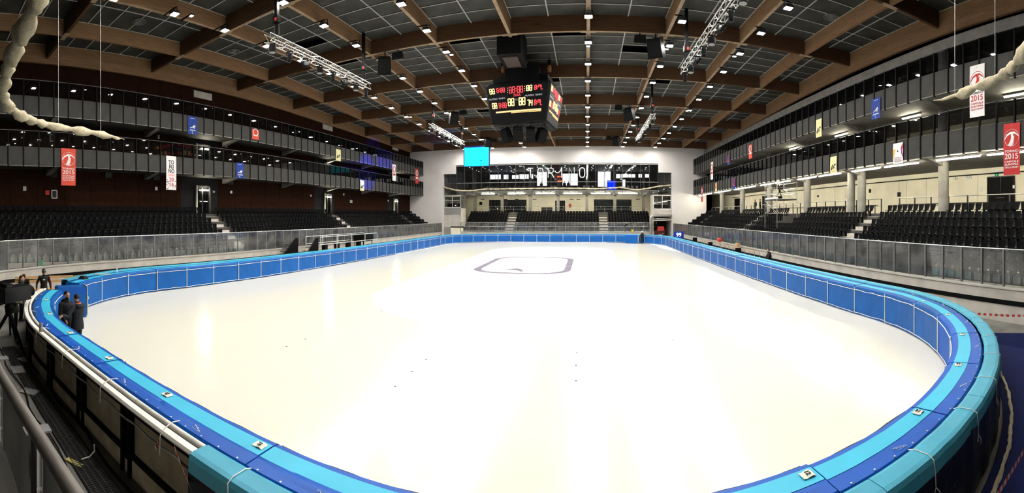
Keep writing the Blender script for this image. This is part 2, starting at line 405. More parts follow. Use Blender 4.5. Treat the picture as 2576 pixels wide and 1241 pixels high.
# ---- terraces (stepped seating) on both sides
NROW, TREAD, RISE, D0, Z0R = 7, 0.72, 0.46, 19.15, 1.28
def terrace(side):
    s = -1 if side == 'left' else 1
    prof = [(D_RAIL+0.02, -0.3), (D_RAIL+0.02, Z0R-0.28)]
    for i in range(NROW):
        prof += [(D0+i*TREAD, Z0R-0.28 if i == 0 else Z0R+(i-1)*RISE), (D0+i*TREAD, Z0R+i*RISE)]
    dt = D0+NROW*TREAD; zt = Z0R+(NROW-1)*RISE
    dend = D_LW-0.02 if s < 0 else D_RW-0.05
    prof += [(dt, zt), (dt, zt+0.2), (dend, zt+0.2), (dend, -0.3)]
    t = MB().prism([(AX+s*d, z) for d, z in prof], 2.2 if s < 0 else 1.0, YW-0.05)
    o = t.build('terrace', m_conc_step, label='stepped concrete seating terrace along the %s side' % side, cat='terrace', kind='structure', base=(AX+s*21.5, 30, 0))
    # stairs: pale half steps
    for q, ys in enumerate(STAIRS):
        for i in range(NROW):
            m = MB(); x = AX+s*(D0+i*TREAD)
            m.box((x, ys-0.6, Z0R+(i-1)*RISE), (x-s*TREAD*0.5, ys+0.6, Z0R+(i-0.5)*RISE))
            m.box((x, ys-0.6, Z0R+i*RISE), (x+s*TREAD*0.5, ys+0.6, Z0R+i*RISE+0.012))
            m.build('stair_step', m_conc, o)
    for i in (0, 1):                                      # pale strips on the two lowest rows; stronger lamp light put into their colour
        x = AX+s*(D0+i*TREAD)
        MB().box((x-s*0.03, 2.4, Z0R+(i-1)*RISE+0.01), (x+s*0.34, YW-0.1, Z0R+i*RISE+0.01)).build('lit_step_strip', m_conc, o)
    return o
terL, terR = terrace('left'), terrace('right')

# ---- parapets with plexiglass rails
def poly_at(pts, step):
    """points every step along a polyline"""
    out = []; carry = 0.0
    for (x0,y0),(x1,y1) in zip(pts, pts[1:]):
        L = math.hypot(x1-x0, y1-y0); t = carry
        while t < L: out.append((x0+(x1-x0)*t/L, y0+(y1-y0)*t/L)); t += step
        carry = t-L
    out.append(pts[-1])
    return out
def strip(mb, pts, half, z0, z1, o=0.0):
    """upright strip of given half thickness along a polyline, mitred"""
    V = [Vector((p[0], p[1], 0)) for p in pts]; n = len(V); ring = []
    for i, p in enumerate(V):
        d = (V[min(i+1,n-1)]-V[max(i-1,0)]).normalized(); nn = Vector((-d.y, d.x, 0))
        a, b = p+nn*(o-half), p+nn*(o+half)
        ring.append([(a.x,a.y,z0),(b.x,b.y,z0),(b.x,b.y,z1),(a.x,a.y,z1)])
    mb.loft(ring)
def railing(pts, label, base, zt=2.82, zc=1.33, step=1.06, thick=0.09, band=True, sidefar=1):
    t = thing('glass_railing', base, label, 'railing')
    w_ = thing('parapet', base, 'pale concrete parapet under the '+label, 'parapet', kind='structure')
    m = MB(); strip(m, pts, thick, -0.05, zc); m.build('parapet_wall', m_conc, w_)
    m = MB(); strip(m, pts, thick+0.04, zc-0.07, zc); m.build('coping', m_conc, w_)
    m = MB(); strip(m, pts, thick+0.02, zc-0.02, zc+0.015); m.build('edge_strip', m_alu, w_)
    if band:
        m = MB(); strip(m, pts, thick+0.03, 0.66, 0.84); m.build('rubber_band', m_black, w_)
    m = MB(); m.tube([(p[0],p[1],zt) for p in pts], 0.022, 6); m.build('top_rail', m_alu, t)
    P_ = poly_at(pts, step)
    me = MB().box((-0.035,-0.04,0),(0.035,0.04,zt-zc)).mesh('post', m_railpost)
    for (xa,ya),(xb,yb) in zip(P_, P_[1:]):
        a = math.atan2(yb-ya, xb-xa)
        put('post', me, t, Vector((xa,ya,zc))-Vector(base), a)
        if math.hypot(xb-xa,yb-ya) < 0.3: continue
        g = MB(); strip(g, [(xa,ya),(xb,yb)], 0.006, zc+0.04, zt-0.02, 0.02); g.build('glass_panel', m_glass, t)
    return t
XRL, XRR = AX-D_RAIL, AX+D_RAIL
railing([(XRL,YW-0.05),(XRL,14),(-23.3,9.5),(-22.5,6.6),(-21.2,4.0),(-18.6,1.4)], 'plexiglass rail along the left stand', (XRL, 40, 0))
railing([(XRR,YW-0.05),(XRR,2.0)], 'plexiglass rail along the right stand', (XRR, 40, 0))

# ---- balconies
def balcony(side, z0, name_lv):
    s = -1 if side == 'left' else 1
    xf = AX+s*D_BAL; xb = (XL if s < 0 else XR)
    o = thing('balcony', (xf, 30, z0), '%s concrete balcony with glass rail along the %s wall' % (name_lv, side), 'balcony', kind='structure')
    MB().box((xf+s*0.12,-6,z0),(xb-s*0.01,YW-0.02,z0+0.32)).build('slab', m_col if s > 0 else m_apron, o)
    n = int((YW-0.1+4.0)/1.05); y = YW-0.06-n*1.05
    me_p = MB().box((-0.05,-0.035,-0.10),(0.10,0.035,2.32)).mesh('post', m_black)
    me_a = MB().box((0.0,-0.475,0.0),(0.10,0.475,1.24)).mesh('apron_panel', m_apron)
    me_g = MB().box((0.03,-0.475,1.26),(0.042,0.475,2.28)).mesh('glass_pane', m_glass_b)
    for i in range(n+1):
        yy = y+i*1.05
        put('post', me_p, o, (0, yy-30, 0), 0 if s > 0 else PI)
        if i < n:
            put('apron_panel', me_a, o, (0, yy+0.525-30, 0), 0 if s > 0 else PI)
            put('glass_pane', me_g, o, (0, yy+0.525-30, 0), 0 if s > 0 else PI)
    MB().box((xf-0.025,y,z0+2.30),(xf+0.025,YW-0.04,z0+2.34)).build('top_rail', m_post, o)
    MB().box((xf-0.03+s*0.06,y,z0-0.03),(xf+0.03+s*0.06,YW-0.04,z0)).build('drip_edge', m_conc, o)
    for t_ in TY[1:-1]:                                    # tapered cantilever ribs
        m = MB(); x1 = AX+s*(D_LW-0.1)
        m.add([(xf+s*0.5,t_-0.2,z0-0.02),(xf+s*0.5,t_+0.2,z0-0.02),(x1,t_+0.2,z0-0.42),(x1,t_-0.2,z0-0.42),
               (xf+s*0.5,t_-0.2,z0+0.02),(xf+s*0.5,t_+0.2,z0+0.02),(x1,t_+0.2,z0+0.02),(x1,t_-0.2,z0+0.02)],
              [(0,1,2,3),(4,7,6,5),(0,4,5,1),(1,5,6,2),(2,6,7,3),(3,7,4,0)])
        m.build('rib', m_col, o)
    return o
for side in ('left', 'right'):
    balcony(side, 7.45, 'lower'); balcony(side, 10.85, 'upper')

# ---- right columns, ring beam, concourse details
XC = AX+D_COL
for j, y in enumerate(TY[1:-1]):
    MB().lathe([(0.33,4.0),(0.33,7.45)], (XC,y,0), 20).lathe([(0.33,7.75),(0.33,10.85)], (XC,y,0), 20).lathe([(0.33,11.1),(0.33,14.1)], (XC,y,0), 20).build(
        'column', m_col, smooth=False, base=(XC,y,4.0), label='round grey concrete column of the right stand, %s from the camera' % nth(j+1), cat='column', kind='structure', group='right stand columns')
MB().lathe([(0.30,4.0),(0.30,7.45)], (XC,TY[4]+1.35,0), 20).build('column', m_col, base=(XC,TY[4]+1.35,4.0), label='slim concrete column doubled beside the third one of the right stand', cat='column', kind='structure', group='right stand columns')
MB().box((XC-0.35,-9,14.1),(XC+0.35,YW,14.72)).build('trim_1', m_col, label='grey concrete ring beam above the upper right balcony', cat='beam', kind='structure', base=(XC,30,14.1))
MB().box((XC+0.35,-9,14.5),(XR,YW,14.8)).build('trim_2', m_dark, label='dark soffit above the upper right balcony', cat='soffit', kind='structure', base=(XC+2,30,14.9))
# ================================================================== the rink
def fillet_loop(corners, radii, ds=0.25):
    """rounded polygon, counter-clockwise, as dense points"""
    out = []; n = len(corners)
    for i in range(n):
        a, b, c = Vector(corners[i-1]), Vector(corners[i]), Vector(corners[(i+1) % n]); r = radii[i]
        u, v = (a-b).normalized(), (c-b).normalized()
        half = math.acos(max(-1, min(1, u.dot(v))))/2; t = r/math.tan(half)
        p0, p1 = b+u*t, b+v*t; ctr = b+(u+v).normalized()*(r/math.sin(half))
        a0 = math.atan2(p0.y-ctr.y, p0.x-ctr.x); a1 = math.atan2(p1.y-ctr.y, p1.x-ctr.x)
        while a1 < a0: a1 += 2*PI
        k = max(6, int(r*(a1-a0)/ds))
        out += [(ctr.x+r*math.cos(a0+(a1-a0)*q/k), ctr.y+r*math.sin(a0+(a1-a0)*q/k)) for q in range(k+1)]
    dense = []
    for i, p in enumerate(out):
        q = out[(i+1) % len(out)]; L = math.hypot(q[0]-p[0], q[1]-p[1]); k = max(1, int(L/ds))
        dense += [(p[0]+(q[0]-p[0])*j/k, p[1]+(q[1]-p[1])*j/k) for j in range(k)]
    return dense
LOOP = fillet_loop([(-19.5,3.42),(10.52,4.72),(10.52,63.6),(-19.5,63.6)], [8.8,8.5,8.5,8.5])
gi = min(range(len(LOOP)), key=lambda i: (LOOP[i][0]+15.9)**2+(LOOP[i][1]-4.87)**2)
LOOP = LOOP[gi:]+LOOP[:gi]
SL = [0.0]
for i in range(len(LOOP)):
    p, q = LOOP[i], LOOP[(i+1) % len(LOOP)]; SL.append(SL[-1]+math.hypot(q[0]-p[0], q[1]-p[1]))
STOT = SL[-1]
def rp(s):
    """point on the pad line and outward normal at arc length s"""
    import bisect
    s = s % STOT; i = min(bisect.bisect_right(SL, s)-1, len(LOOP)-1); n = len(LOOP)
    def pt(j): return Vector((*LOOP[j % n], 0))
    t = (s-SL[i])/max(1e-6, SL[i+1]-SL[i]); p = pt(i).lerp(pt(i+1), t)
    d = (pt(i+2)-pt(i-1)).normalized()
    return p, Vector((d.y, -d.x, 0))
def s_of(x, y): return SL[min(range(len(LOOP)), key=lambda i: (LOOP[i][0]-x)**2+(LOOP[i][1]-y)**2)]
def sweep(prof, sa, sb, n=5, closed=True, jo=0.0, jz=0.0, wob=0.0, seed=0):
    """cross-section (offset, z) swept along the pad line"""
    rnd = random.Random(seed); rings = []
    for i in range(n+1):
        p, nn = rp(sa+(sb-sa)*i/n); w_ = rnd.uniform(-wob, wob)
        rings.append([tuple(p+nn*(o+jo+w_))[:2]+(z+jz+w_*0.5*(z > 0.5),) for o, z in prof])
    m = MB(); m.loft(rings, cap=closed, closed_ring=closed)
    return m
def side_name(x, y):
    if y < 9 and x > 4: return 'near right corner'
    if y < 9 and x < -12: return 'near left corner'
    if y < 9: return 'near end'
    if y > 57.5: return 'far end'
    return 'left side' if x < -5 else 'right side'

# ---- ice
def m_ice():
    m = bpy.data.materials.new('ice_wet'); m.use_nodes = True; nt = m.node_tree; N, L = nt.nodes, nt.links; b = N['Principled BSDF']
    tc = N.new('ShaderNodeTexCoord'); nz = N.new('ShaderNodeTexNoise'); nz.inputs['Scale'].default_value = 0.12; nz.inputs['Detail'].default_value = 4
    mx = N.new('ShaderNodeMix'); mx.data_type = 'RGBA'; mx.inputs[6].default_value = (0.68,0.655,0.56,1); mx.inputs[7].default_value = (0.71,0.695,0.615,1)
    L.new(tc.outputs['Object'], nz.inputs['Vector']); L.new(nz.outputs['Fac'], mx.inputs[0]); L.new(mx.outputs[2], b.inputs['Base Color'])
    b.inputs['Roughness'].default_value = 0.17; b.inputs['Specular IOR Level'].default_value = 0.55
    n2 = N.new('ShaderNodeTexNoise'); n2.inputs['Scale'].default_value = 0.8; bp = N.new('ShaderNodeBump'); bp.inputs['Strength'].default_value = 0.03
    L.new(tc.outputs['Object'], n2.inputs['Vector']); L.new(n2.outputs['Fac'], bp.inputs['Height']); L.new(bp.outputs['Normal'], b.inputs['Normal'])
    return m
outer = [tuple(rp(s)[0]+rp(s)[1]*0.6)[:2] for s in [STOT*i/260 for i in range(260)]]
ice = MB().prism(outer, -0.018, 0.0, 'Z').build('ice_sheet', m_ice(), label='large glossy white ice sheet of the skating rink', cat='ice', kind='structure', base=(AX, 34, 0))
m_inf = M('ice_frosted', (0.93,0.935,0.94), 0.55, var=0.01, scale=0.4, spec=0.25)
rnd = random.Random(3)
inf = fillet_loop([(-10.9,14.9),(2.7,14.9),(3.1,54.2),(-11.3,54.2)], [6.4,5.6,5.6,6.2], 0.5)
inf = [(x+rnd.uniform(-0.05,0.05), y+rnd.uniform(-0.05,0.05)) for x, y in inf]
MB().prism(inf, 0.0, 0.004, 'Z').build('frosted_infield', m_inf, ice, label='pure white frosted oval infield')
tail = [(-4.6,15.2),(-2.9,15.2),(-2.7,14.2),(-3.0,13.3),(-3.9,13.1),(-4.6,13.6)]
MB().prism(tail, 0.0, 0.0038, 'Z').build('frost_patch', m_inf, ice)
# snow scraped along the boards
m_snow = M('scraped_snow', (0.92,0.92,0.93), 0.9, var=0.02, bump=0.4, bscale=30)
for a, b_, w_ in ((s_of(-17.5,58.5), s_of(-19.4,40), 0.35), (s_of(3,63.4), s_of(-14,63), 0.7), (s_of(10.4,46), s_of(8.6,59.5), 1.3)):
    if b_ < a: a, b_ = b_, a
    n = 40; rings = []
    for i in range(n+1):
        t = i/n; p, nn = rp(a+(b_-a)*t); ww = w_*math.sin(PI*min(1,max(0.02,t)))**0.6*(0.8+0.3*math.sin(i*1.7))
        rings.append([tuple(p+nn*0.05)[:2]+(0.0,), tuple(p-nn*ww*0.4)[:2]+(0.02,), tuple(p-nn*ww)[:2]+(0.0005,)])
    MB().loft(rings, closed_ring=False).build('snow_bank', m_snow, ice)
# centre emblem ring in the ice: thick short ends, thin long edges
m_ring = M('emblem_grey', (0.13,0.115,0.17), 0.6, var=0.35, scale=0.5)
ci = fillet_loop([(-8.6,29.3),(-1.2,29.3),(-1.2,41.2),(-8.6,41.2)], [2.3,2.3,2.3,2.3], 0.3)
n = len(ci); rg = []
for i, (x, y) in enumerate(ci):
    xi = -4.9+(x+4.9)*0.86; yi = 35.25+(y-35.25)*0.905
    rg.append([(x,y,0.0065),(xi,yi,0.0065)])
rg.append(rg[0])
MB().loft(rg, closed_ring=False).build('emblem_ring', m_ring, ice)
sw = [at(1250,678.6,Z=0.0065),at(1275,677.5,Z=0.0065),at(1290,676,Z=0.0065),at(1303,675.5,Z=0.0065),at(1312,678,Z=0.0065),at(1319,681,Z=0.0065),at(1312,681.2,Z=0.0065),at(1319,685,Z=0.0065),at(1310,683.5,Z=0.0065),at(1300,680.5,Z=0.0065),at(1290,679,Z=0.0065)]
MB().prism([(p.x,p.y) for p in sw], 0.0042, 0.0065, 'Z').build('emblem_swoosh', m_ring, ice)
m_dot = M('block_mark', (0.02,0.02,0.025), 0.6)
for px, py in ((768,853),(721,872),(1072,904),(1036,935),(994,972),(1451,888),(1449,919),(1449,958),(960,782),(1820,760),(1693,855)):
    p = at(px, py, Z=0.006)
    MB().lathe([(0.028,0.0),(0.028,0.006)], (p.x,p.y,0), 10).build('block_mark', m_dot, ice)

# ---- crash pads
GATE = 1.95
SFAR = s_of(7.9, 61.0)
PAD = [(0.0,0.02),(0.0,1.08),(0.015,1.15),(0.06,1.195),(0.15,1.205),(0.43,1.205),(0.66,1.2),(0.70,1.15),(0.70,0.02)]
m_tag = M('tag_card', (0.72,0.70,0.62), 0.7)
m_ink = M('ink_black', (0.02,0.02,0.02), 0.7)
runs = [(0.0, SFAR-0.55), (SFAR+0.2, STOT-GATE)]
pads = []
for ra, rb in runs:
    k = max(1, round((rb-ra)/2.02)); dl = (rb-ra)/k
    pads += [(ra+i*dl, ra+(i+1)*dl) for i in range(k)]
count = {}
NUMS = {0:'', }
pad_list = []
for i, (a, b) in enumerate(pads):
    p, nn = rp((a+b)/2); sd = side_name(p.x, p.y); count[sd] = count.get(sd, 0)+1
    start = {'near right corner':'the near end','near left corner':'the gate','near end':'the gate corner','far end':'the far gate','left side':'the far end','right side':'the camera'}[sd]
    t = thing('crash_pad', (p.x, p.y, 0), 'blue vinyl crash pad on the %s boards, %s from %s' % (sd, nth(count[sd]), start), 'crash pad', 'crash pads around the rink')
    rnd = random.Random(i); jo, jz = rnd.uniform(-0.025,0.02), rnd.uniform(-0.012,0.012)
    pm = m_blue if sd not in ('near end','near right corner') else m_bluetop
    sweep(PAD, a+0.012, b-0.012, 5, True, jo, jz, 0.006, i).build('pad_cover', pm, t)
    if 1 <= i <= 8 and sd in ('near end','near left corner'):            # loose outer flap sagging toward the cap rails
        rings = []; ph = rnd.uniform(0,3)
        for q in range(13):
            u = q/12; c, cn = rp(a+0.01+(b-a-0.02)*u); dr_ = 0.03+0.09*max(0,u-0.35)**1.3*1.6+0.025*math.sin(u*9+ph)
            P3 = [(0.43,1.212+jz),(0.56,1.21+jz-dr_*0.25),(0.68,1.19+jz-dr_*0.9),(0.735,1.12+jz-dr_*1.6)]
            rings.append([tuple(c+cn*o)[:2]+(z,) for o, z in P3]+[tuple(c+cn*(o-0.004))[:2]+(z-0.006,) for o, z in reversed(P3)])
        m = MB(); m.loft(rings); m.build('loose_flap', m_bluetop, t, smooth=True)
    if sd == 'near end':
        m = MB(); rings = []
        for q in range(9):
            c, cn = rp(a+(b-a)*q/8); w_ = 0.012+0.035*abs(math.sin(q*0.9+i*1.3)); rings.append([tuple(c-cn*(w_-jo))[:2]+(1.13+jz,), tuple(c+cn*(0.01+jo))[:2]+(1.13+jz,), tuple(c+cn*(0.01+jo))[:2]+(0.1,), tuple(c-cn*(w_-jo))[:2]+(0.1,)])
        m.loft(rings); m.build('black_edge_strip', m_skirt, t)  # irregular black strip along the inner edge of the pad
    sweep([(0.15,1.206),(0.15,1.2105),(0.43,1.2105),(0.43,1.206)], a+0.014, b-0.014, 5, True, jo, jz, 0.006, i).build('cyan_stripe', m_cyan, t)
    for z in (1.03, 0.09):
        r = MB(); r.tube([tuple(rp(a+(b-a)*q/5)[0]-rp(a+(b-a)*q/5)[1]*(0.014-jo))[:2]+(z+jz+rnd.uniform(-0.02,0.02),) for q in range(6)], 0.013, 5); r.build('rope', m_rope, t)
    v, n_ = rp(b-0.03); r = MB(); r.tube([tuple(v-n_*(0.016-jo))[:2]+(z,) for z in (0.06,0.4+0,0.75,1.14+jz)], 0.022, 6)
    r.build('rope', m_rope, t)
    d = math.hypot(p.x, p.y)
    if d < 16 and p.y < 12:
        # number card tucked under the seam
        c, cn = rp(b-0.06); tn = Vector((-cn.y, cn.x, 0)); z = 1.215+jz
        num = {8:'12', 9:'21', 10:'20', 11:'19', 12:'18'}.get(i, str(24-i) if i < 20 else str(i))
        base = c+cn*(0.20+jo)
        m = MB(); ring = []
        for q in range(5):
            u = q/4*0.2; zz = z+0.012*math.sin(q*1.4)+0.004*q
            A, B = base-tn*u*0.8, base-tn*u*0.8+cn*0.13; ring.append([(A.x,A.y,zz),(B.x,B.y,zz),(B.x,B.y,zz+0.003),(A.x,A.y,zz+0.003)])
        m.loft(ring); tg = m.build('number_tag', m_tag, t)
        m = MB(); add_text(m, num, base-tn*0.08+cn*0.065+Vector((0,0,z-base.z+0.026)), cn, tn, 0.085); m.build('tag_number', m_ink, tg)
        # small white maker's flourish on the outer blue stripe
        c, cn = rp((a+b)/2); tn = Vector((-cn.y, cn.x, 0)); m = MB()
        o_ = c+cn*(0.56+jo)+Vector((0,0,1.215+jz)); g = []
        for q in range(15): g.append(o_+tn*(q*0.013-0.09)+cn*(0.018*math.sin(q*1.9)+0.006*q-0.04))
        m.tube(g, 0.004, 4); m.tube([o_-tn*0.08+cn*0.03, o_+tn*0.06+cn*0.05], 0.003, 4); m.build('maker_mark', m_whitep, t)
        for q in range(6):
            c, cn = rp(a+(b-a)*(q+0.5)/6); c = c+cn*(0.64+jo); MB().lathe([(0.012,1.2),(0.012,1.212)], (c.x,c.y,0), 8).build('eyelet', m_alu, t)
    pad_list.append(t)

# gate pad at the near left opening, swung in over the ice, and its neighbour at the far end pulled inward
def free_pad(c, size, rz, label):
    t = thing('gate_pad', c, label, 'crash pad', rz=rz); sx, sy, sz = size
    m = MB(); m.prism([(-sx/2,0.03),(sx/2,0.03),(sx/2,sz-0.06),(sx/2-0.05,sz),(-sx/2+0.05,sz),(-sx/2,sz-0.06)], -sy/2, sy/2, 'Y')
    o = bpy.data.objects.new('pad_cover', m.mesh('pad_cover', m_blue)); COL.objects.link(o); o.parent = t
    put('flap', MB().box((-sx/2-0.012,-sy/2-0.012,sz-0.3),(sx/2+0.012,-sy/2-0.004,sz-0.02)).mesh('flap', m_bluetop), t)
    put('side_board', MB().box((sx/2+0.02,-sy/2,0.1),(sx/2+0.06,sy/2,sz+0.02)).mesh('side_board', m_conc), t)
    r = MB(); r.tube([(sx/2+0.075,-sy/2+0.2,0.9),(sx/2+0.12,-sy/2+0.1,0.75),(sx/2+0.08,-sy/2+0.18,0.6),(sx/2+0.12,-sy/2+0.1,0.45),(sx/2+0.08,-sy/2+0.15,0.3)], 0.014, 5)
    put('rope', r.mesh('rope', m_rope), t)
    return t
free_pad((-16.25,5.85,0.0), (1.2,0.62,1.24), PI/2-0.12, 'blue gate pad swung open over the ice beside two men')
c, cn = rp(SFAR+0.9)
free_pad((c.x-cn.x*0.55-0.3, c.y-cn.y*0.55, 0), (1.8,0.5,1.2), math.atan2(-cn.x, cn.y)*0.5, 'blue gate pad pulled inward at the far right opening')

# ---- outer covers over the boards (pale blue top, black skirt)
SCOV = s_of(-4.1, 4.2)
cov = []
for ra, rb in ((SCOV, SFAR-0.55), (SFAR+0.2, STOT-GATE-0.3)):
    k = round((rb-ra)/2.35); dl = (rb-ra)/k; cov += [(ra+i*dl, ra+(i+1)*dl) for i in range(k)]
count = {}
COVP = [(o-0.09-(0.07 if o > 1.0 else 0), z) for o, z in ((0.81,1.19),(0.83,1.235),(0.88,1.25),(1.14,1.25),(1.2,1.235),(1.225,1.18),(1.23,1.02),(1.22,1.02),(1.205,1.17),(1.15,1.22),(0.85,1.22),(0.82,1.18))]
for i, (a, b) in enumerate(cov):
    p, nn = rp((a+b)/2); sd = side_name(p.x, p.y); count[sd] = count.get(sd, 0)+1
    start = {'near right corner':'the near end','near left corner':'the left side','near end':'the gate corner','far end':'the far gate','left side':'the far end','right side':'the camera'}[sd]
    t = thing('board_cover', (p.x+nn.x*1.0, p.y+nn.y*1.0, 0), 'pale blue vinyl cover over the %s boards, %s from %s' % (sd, nth(count[sd]), start), 'board cover', 'pale blue board covers')
    near = math.hypot(p.x, p.y) < 16
    sweep(COVP, a+0.006, b-0.006, 12 if near else 4, True, 0, 0, 0.008 if near else 0.003, i+500).build('top_cover', m_light, t)
    sweep([(1.035,0.03),(1.045,0.03),(1.062,0.5),(1.055,1.05),(1.045,1.05),(1.04,0.5)], a, b, 12 if near else 3, True, 0, 0, 0.02 if near else 0.0, i+900).build('skirt', m_skirt, t)
    if near:
        for q in (0.3, 0.8):
            c, cn = rp(a+(b-a)*q); tn = Vector((-cn.y, cn.x, 0))
            f = lambda o, z, s_=0: tuple(c+cn*o+tn*s_)[:2]+(z,)
            m = MB(); m.tube([f(0.70,1.225), f(0.8,1.262), f(1.0,1.262), f(1.08,1.22), f(1.09,1.05,0.02), f(1.09,0.88,0.03)], 0.006, 5)
            m.tube([f(1.09,0.88,0.03), f(1.11,0.8,0.09), f(1.10,0.7,0.12)], 0.006, 5); m.tube([f(1.09,0.88,0.03), f(1.11,0.82,-0.05)], 0.006, 5)
            m.build('tie_string', m_rope, t)
        for q in (0.15,0.5,0.85):
            for z in (0.3,0.6):
                c, cn = rp(a+(b-a)*q); e = c+cn*1.075
                m = MB(); m.tube([(e.x,e.y,z),(e.x+0.01,e.y,z+0.05),(e.x+0.03,e.y,z+0.06)], 0.012, 5); m.build('hook', m_post, t)

# ---- exposed dasher boards at the near left
m_bpan = M('board_back', (0.23,0.20,0.14), 0.65, var=0.25, scale=3)
m_cap = M('board_cap', (0.80,0.78,0.72), 0.5, var=0.06)
k = 7; dl = (SCOV+0.15+1.0)/k
for i in range(k):
    a, b = -1.0+i*dl, -1.0+(i+1)*dl; p, nn = rp((a+b)/2)
    if i == 0: a = -0.2
    t = thing('dasher_board', (p.x+nn.x, p.y+nn.y, 0), 'bare dasher board with white cap rails seen from outside, %s from the gate' % nth(i+1), 'dasher board', 'bare dasher boards at the near left')
    K = -0.17
    def q_(prof): return [(o+K, z) for o, z in prof]
    sweep(q_([(0.95,0.0),(0.98,0.0),(0.98,1.1),(0.95,1.1)]), a, b, 6).build('board_panel', m_bpan, t)
    sweep(q_([(0.98,0.0),(1.03,0.0),(1.03,0.26),(0.98,0.30)]), a, b, 6).build('kick_plate', M('kick_beige', (0.34,0.30,0.22), 0.6, var=0.25, scale=4), t)
    sweep(q_([(0.98,0.30),(1.05,0.30),(1.05,0.36),(0.98,0.36)]), a, b, 6).build('lower_frame', m_black, t)
    sweep(q_([(0.97,1.02),(1.06,1.02),(1.06,1.13),(0.97,1.13)]), a, b, 6).build('upper_frame', m_black, t)
    sweep(q_([(1.02,1.14),(1.14,1.14),(1.15,1.17),(1.13,1.2),(1.03,1.2),(1.01,1.17)]), a, b, 6).build('cap_rail', m_cap, t)
    m = MB(); m.tube([tuple(rp(a+(b-a)*q/6)[0]+rp(a+(b-a)*q/6)[1]*(0.95+K))[:2]+(1.19,) for q in range(7)], 0.042, 8); m.build('cap_tube', m_tag, t, smooth=True)
    m = MB(); m.tube([tuple(rp(a+(b-a)*q/6)[0]+rp(a+(b-a)*q/6)[1]*(1.12+K))[:2]+(0.95+0.02*math.sin(q*2),) for q in range(7)], 0.016, 6); m.build('cable_conduit', m_steel, t)
    for s_ in (b-0.04, b-0.27):
        c, cn = rp(s_); tn = Vector((-cn.y, cn.x, 0)); m = MB()
        e = c+cn*(1.035+K); m.cbox((e.x, e.y, 0.55), (0.045,0.11,1.1), math.atan2(tn.y,tn.x)); m.build('upright', m_black, t)
    for z in (0.3,0.68):
        c, cn = rp(b-0.155); tn = Vector((-cn.y, cn.x, 0)); m = MB(); e = c+cn*(1.05+K); m.cbox((e.x, e.y, z), (0.26,0.08,0.05), math.atan2(tn.y,tn.x)); m.build('bracket', m_black, t)
    c, cn = rp((a+b)/2); tn = Vector((-cn.y, cn.x, 0)); f = lambda o, z, s_=0: tuple(c+cn*o+tn*s_)[:2]+(z,)
    m = MB(); m.tube([f(0.62,1.215), f(0.78,1.25,0.03), f(0.92,1.225,0.06), f(1.0,1.15,0.06), f(1.01,0.9,0.06), f(0.99,0.86,0.02), f(1.01,0.88,0.1)], 0.007, 5); m.build('tie_string', m_rope, t)
c, cn = rp(s_of(-10.4,4.0)); MB().tube([tuple(c+cn*.91)[:2]+(1.2,), tuple(c+cn*.91)[:2]+(1.42,)], 0.045, 10).build('marker_post', m_steel, base=tuple(c+cn*.91)[:2]+(1.2,), label='short grey pipe stub on the white cap rail', cat='pipe')
# ================================================================== flood lamps under the beams
m_house = M('lamp_housing', (0.02,0.02,0.022), 0.5)
me_h = MB().prism([(-0.24,0.0),(0.24,0.0),(0.2,0.14),(0.08,0.2),(-0.08,0.2),(-0.2,0.14)], -0.2, 0.2, 'Y').mesh('housing', m_house)
me_l = MB().box((-0.2,-0.17,-0.012),(0.2,0.17,-0.002)).mesh('lens', m_lens)
me_b = MB().box((-0.26,-0.02,0.05),(-0.24,0.02,0.35)).box((0.24,-0.02,0.05),(0.26,0.02,0.35)).box((-0.26,-0.02,0.33),(0.26,0.02,0.35)).mesh('bracket', m_black)
me_hs = MB().prism([(-0.13,0.0),(0.13,0.0),(0.11,0.1),(-0.11,0.1)], -0.1, 0.1, 'Y').mesh('housing', m_house)
me_ls = MB().box((-0.11,-0.08,-0.01),(0.11,0.08,-0.002)).mesh('lens', M_emit('small_lens', (1,0.96,0.88), LAMP*0.25))
rows = [(LXB[2]+0.95, 'beam above the left stand edge'), (LXB[3]+0.55, 'third beam from the left'), (LXB[4]+0.5, 'beam left of the scoreboard'), (LXB[6]+0.0, 'central beam overhead'), (LXB[7]+0.33, 'beam right of the scoreboard'), (LXB[8]+0.25, 'beam above the right boards')]
for x, nm in rows:
    for k in range(-5, 12):
        y = 23.9+3.65*k; zb = ZB(y)
        if y < 5 or y > 65.3: continue
        t = thing('flood_lamp', (x, y, zb-0.40), 'white flood lamp on the %s, %s from the camera' % (nm, nth(k+6)), 'lamp', 'ceiling flood lamps')
        put('housing', me_h, t); put('lens', me_l, t); put('bracket', me_b, t)
        dxb = [b for b in LXB if b < x+0.05][-1]-x
        if dxb < -0.1: MB().box((x+dxb-0.1,y-0.03,zb-0.06),(x+0.05,y+0.03,zb-0.013)).build('arm', m_black, t)
        if k % 4 == 1:
            t = thing('emergency_lamp', (x, y+1.15, zb-0.17), 'small square floodlight beyond the %s lamp on the %s' % (nth(k+6), nm), 'lamp', 'small ceiling floodlights')
            put('housing', me_hs, t); put('lens', me_ls, t); MB().box((x+dxb-0.1,y+1.12,zb-0.08),(x+0.05,y+1.18,zb-0.013)).build('arm', m_black, t)
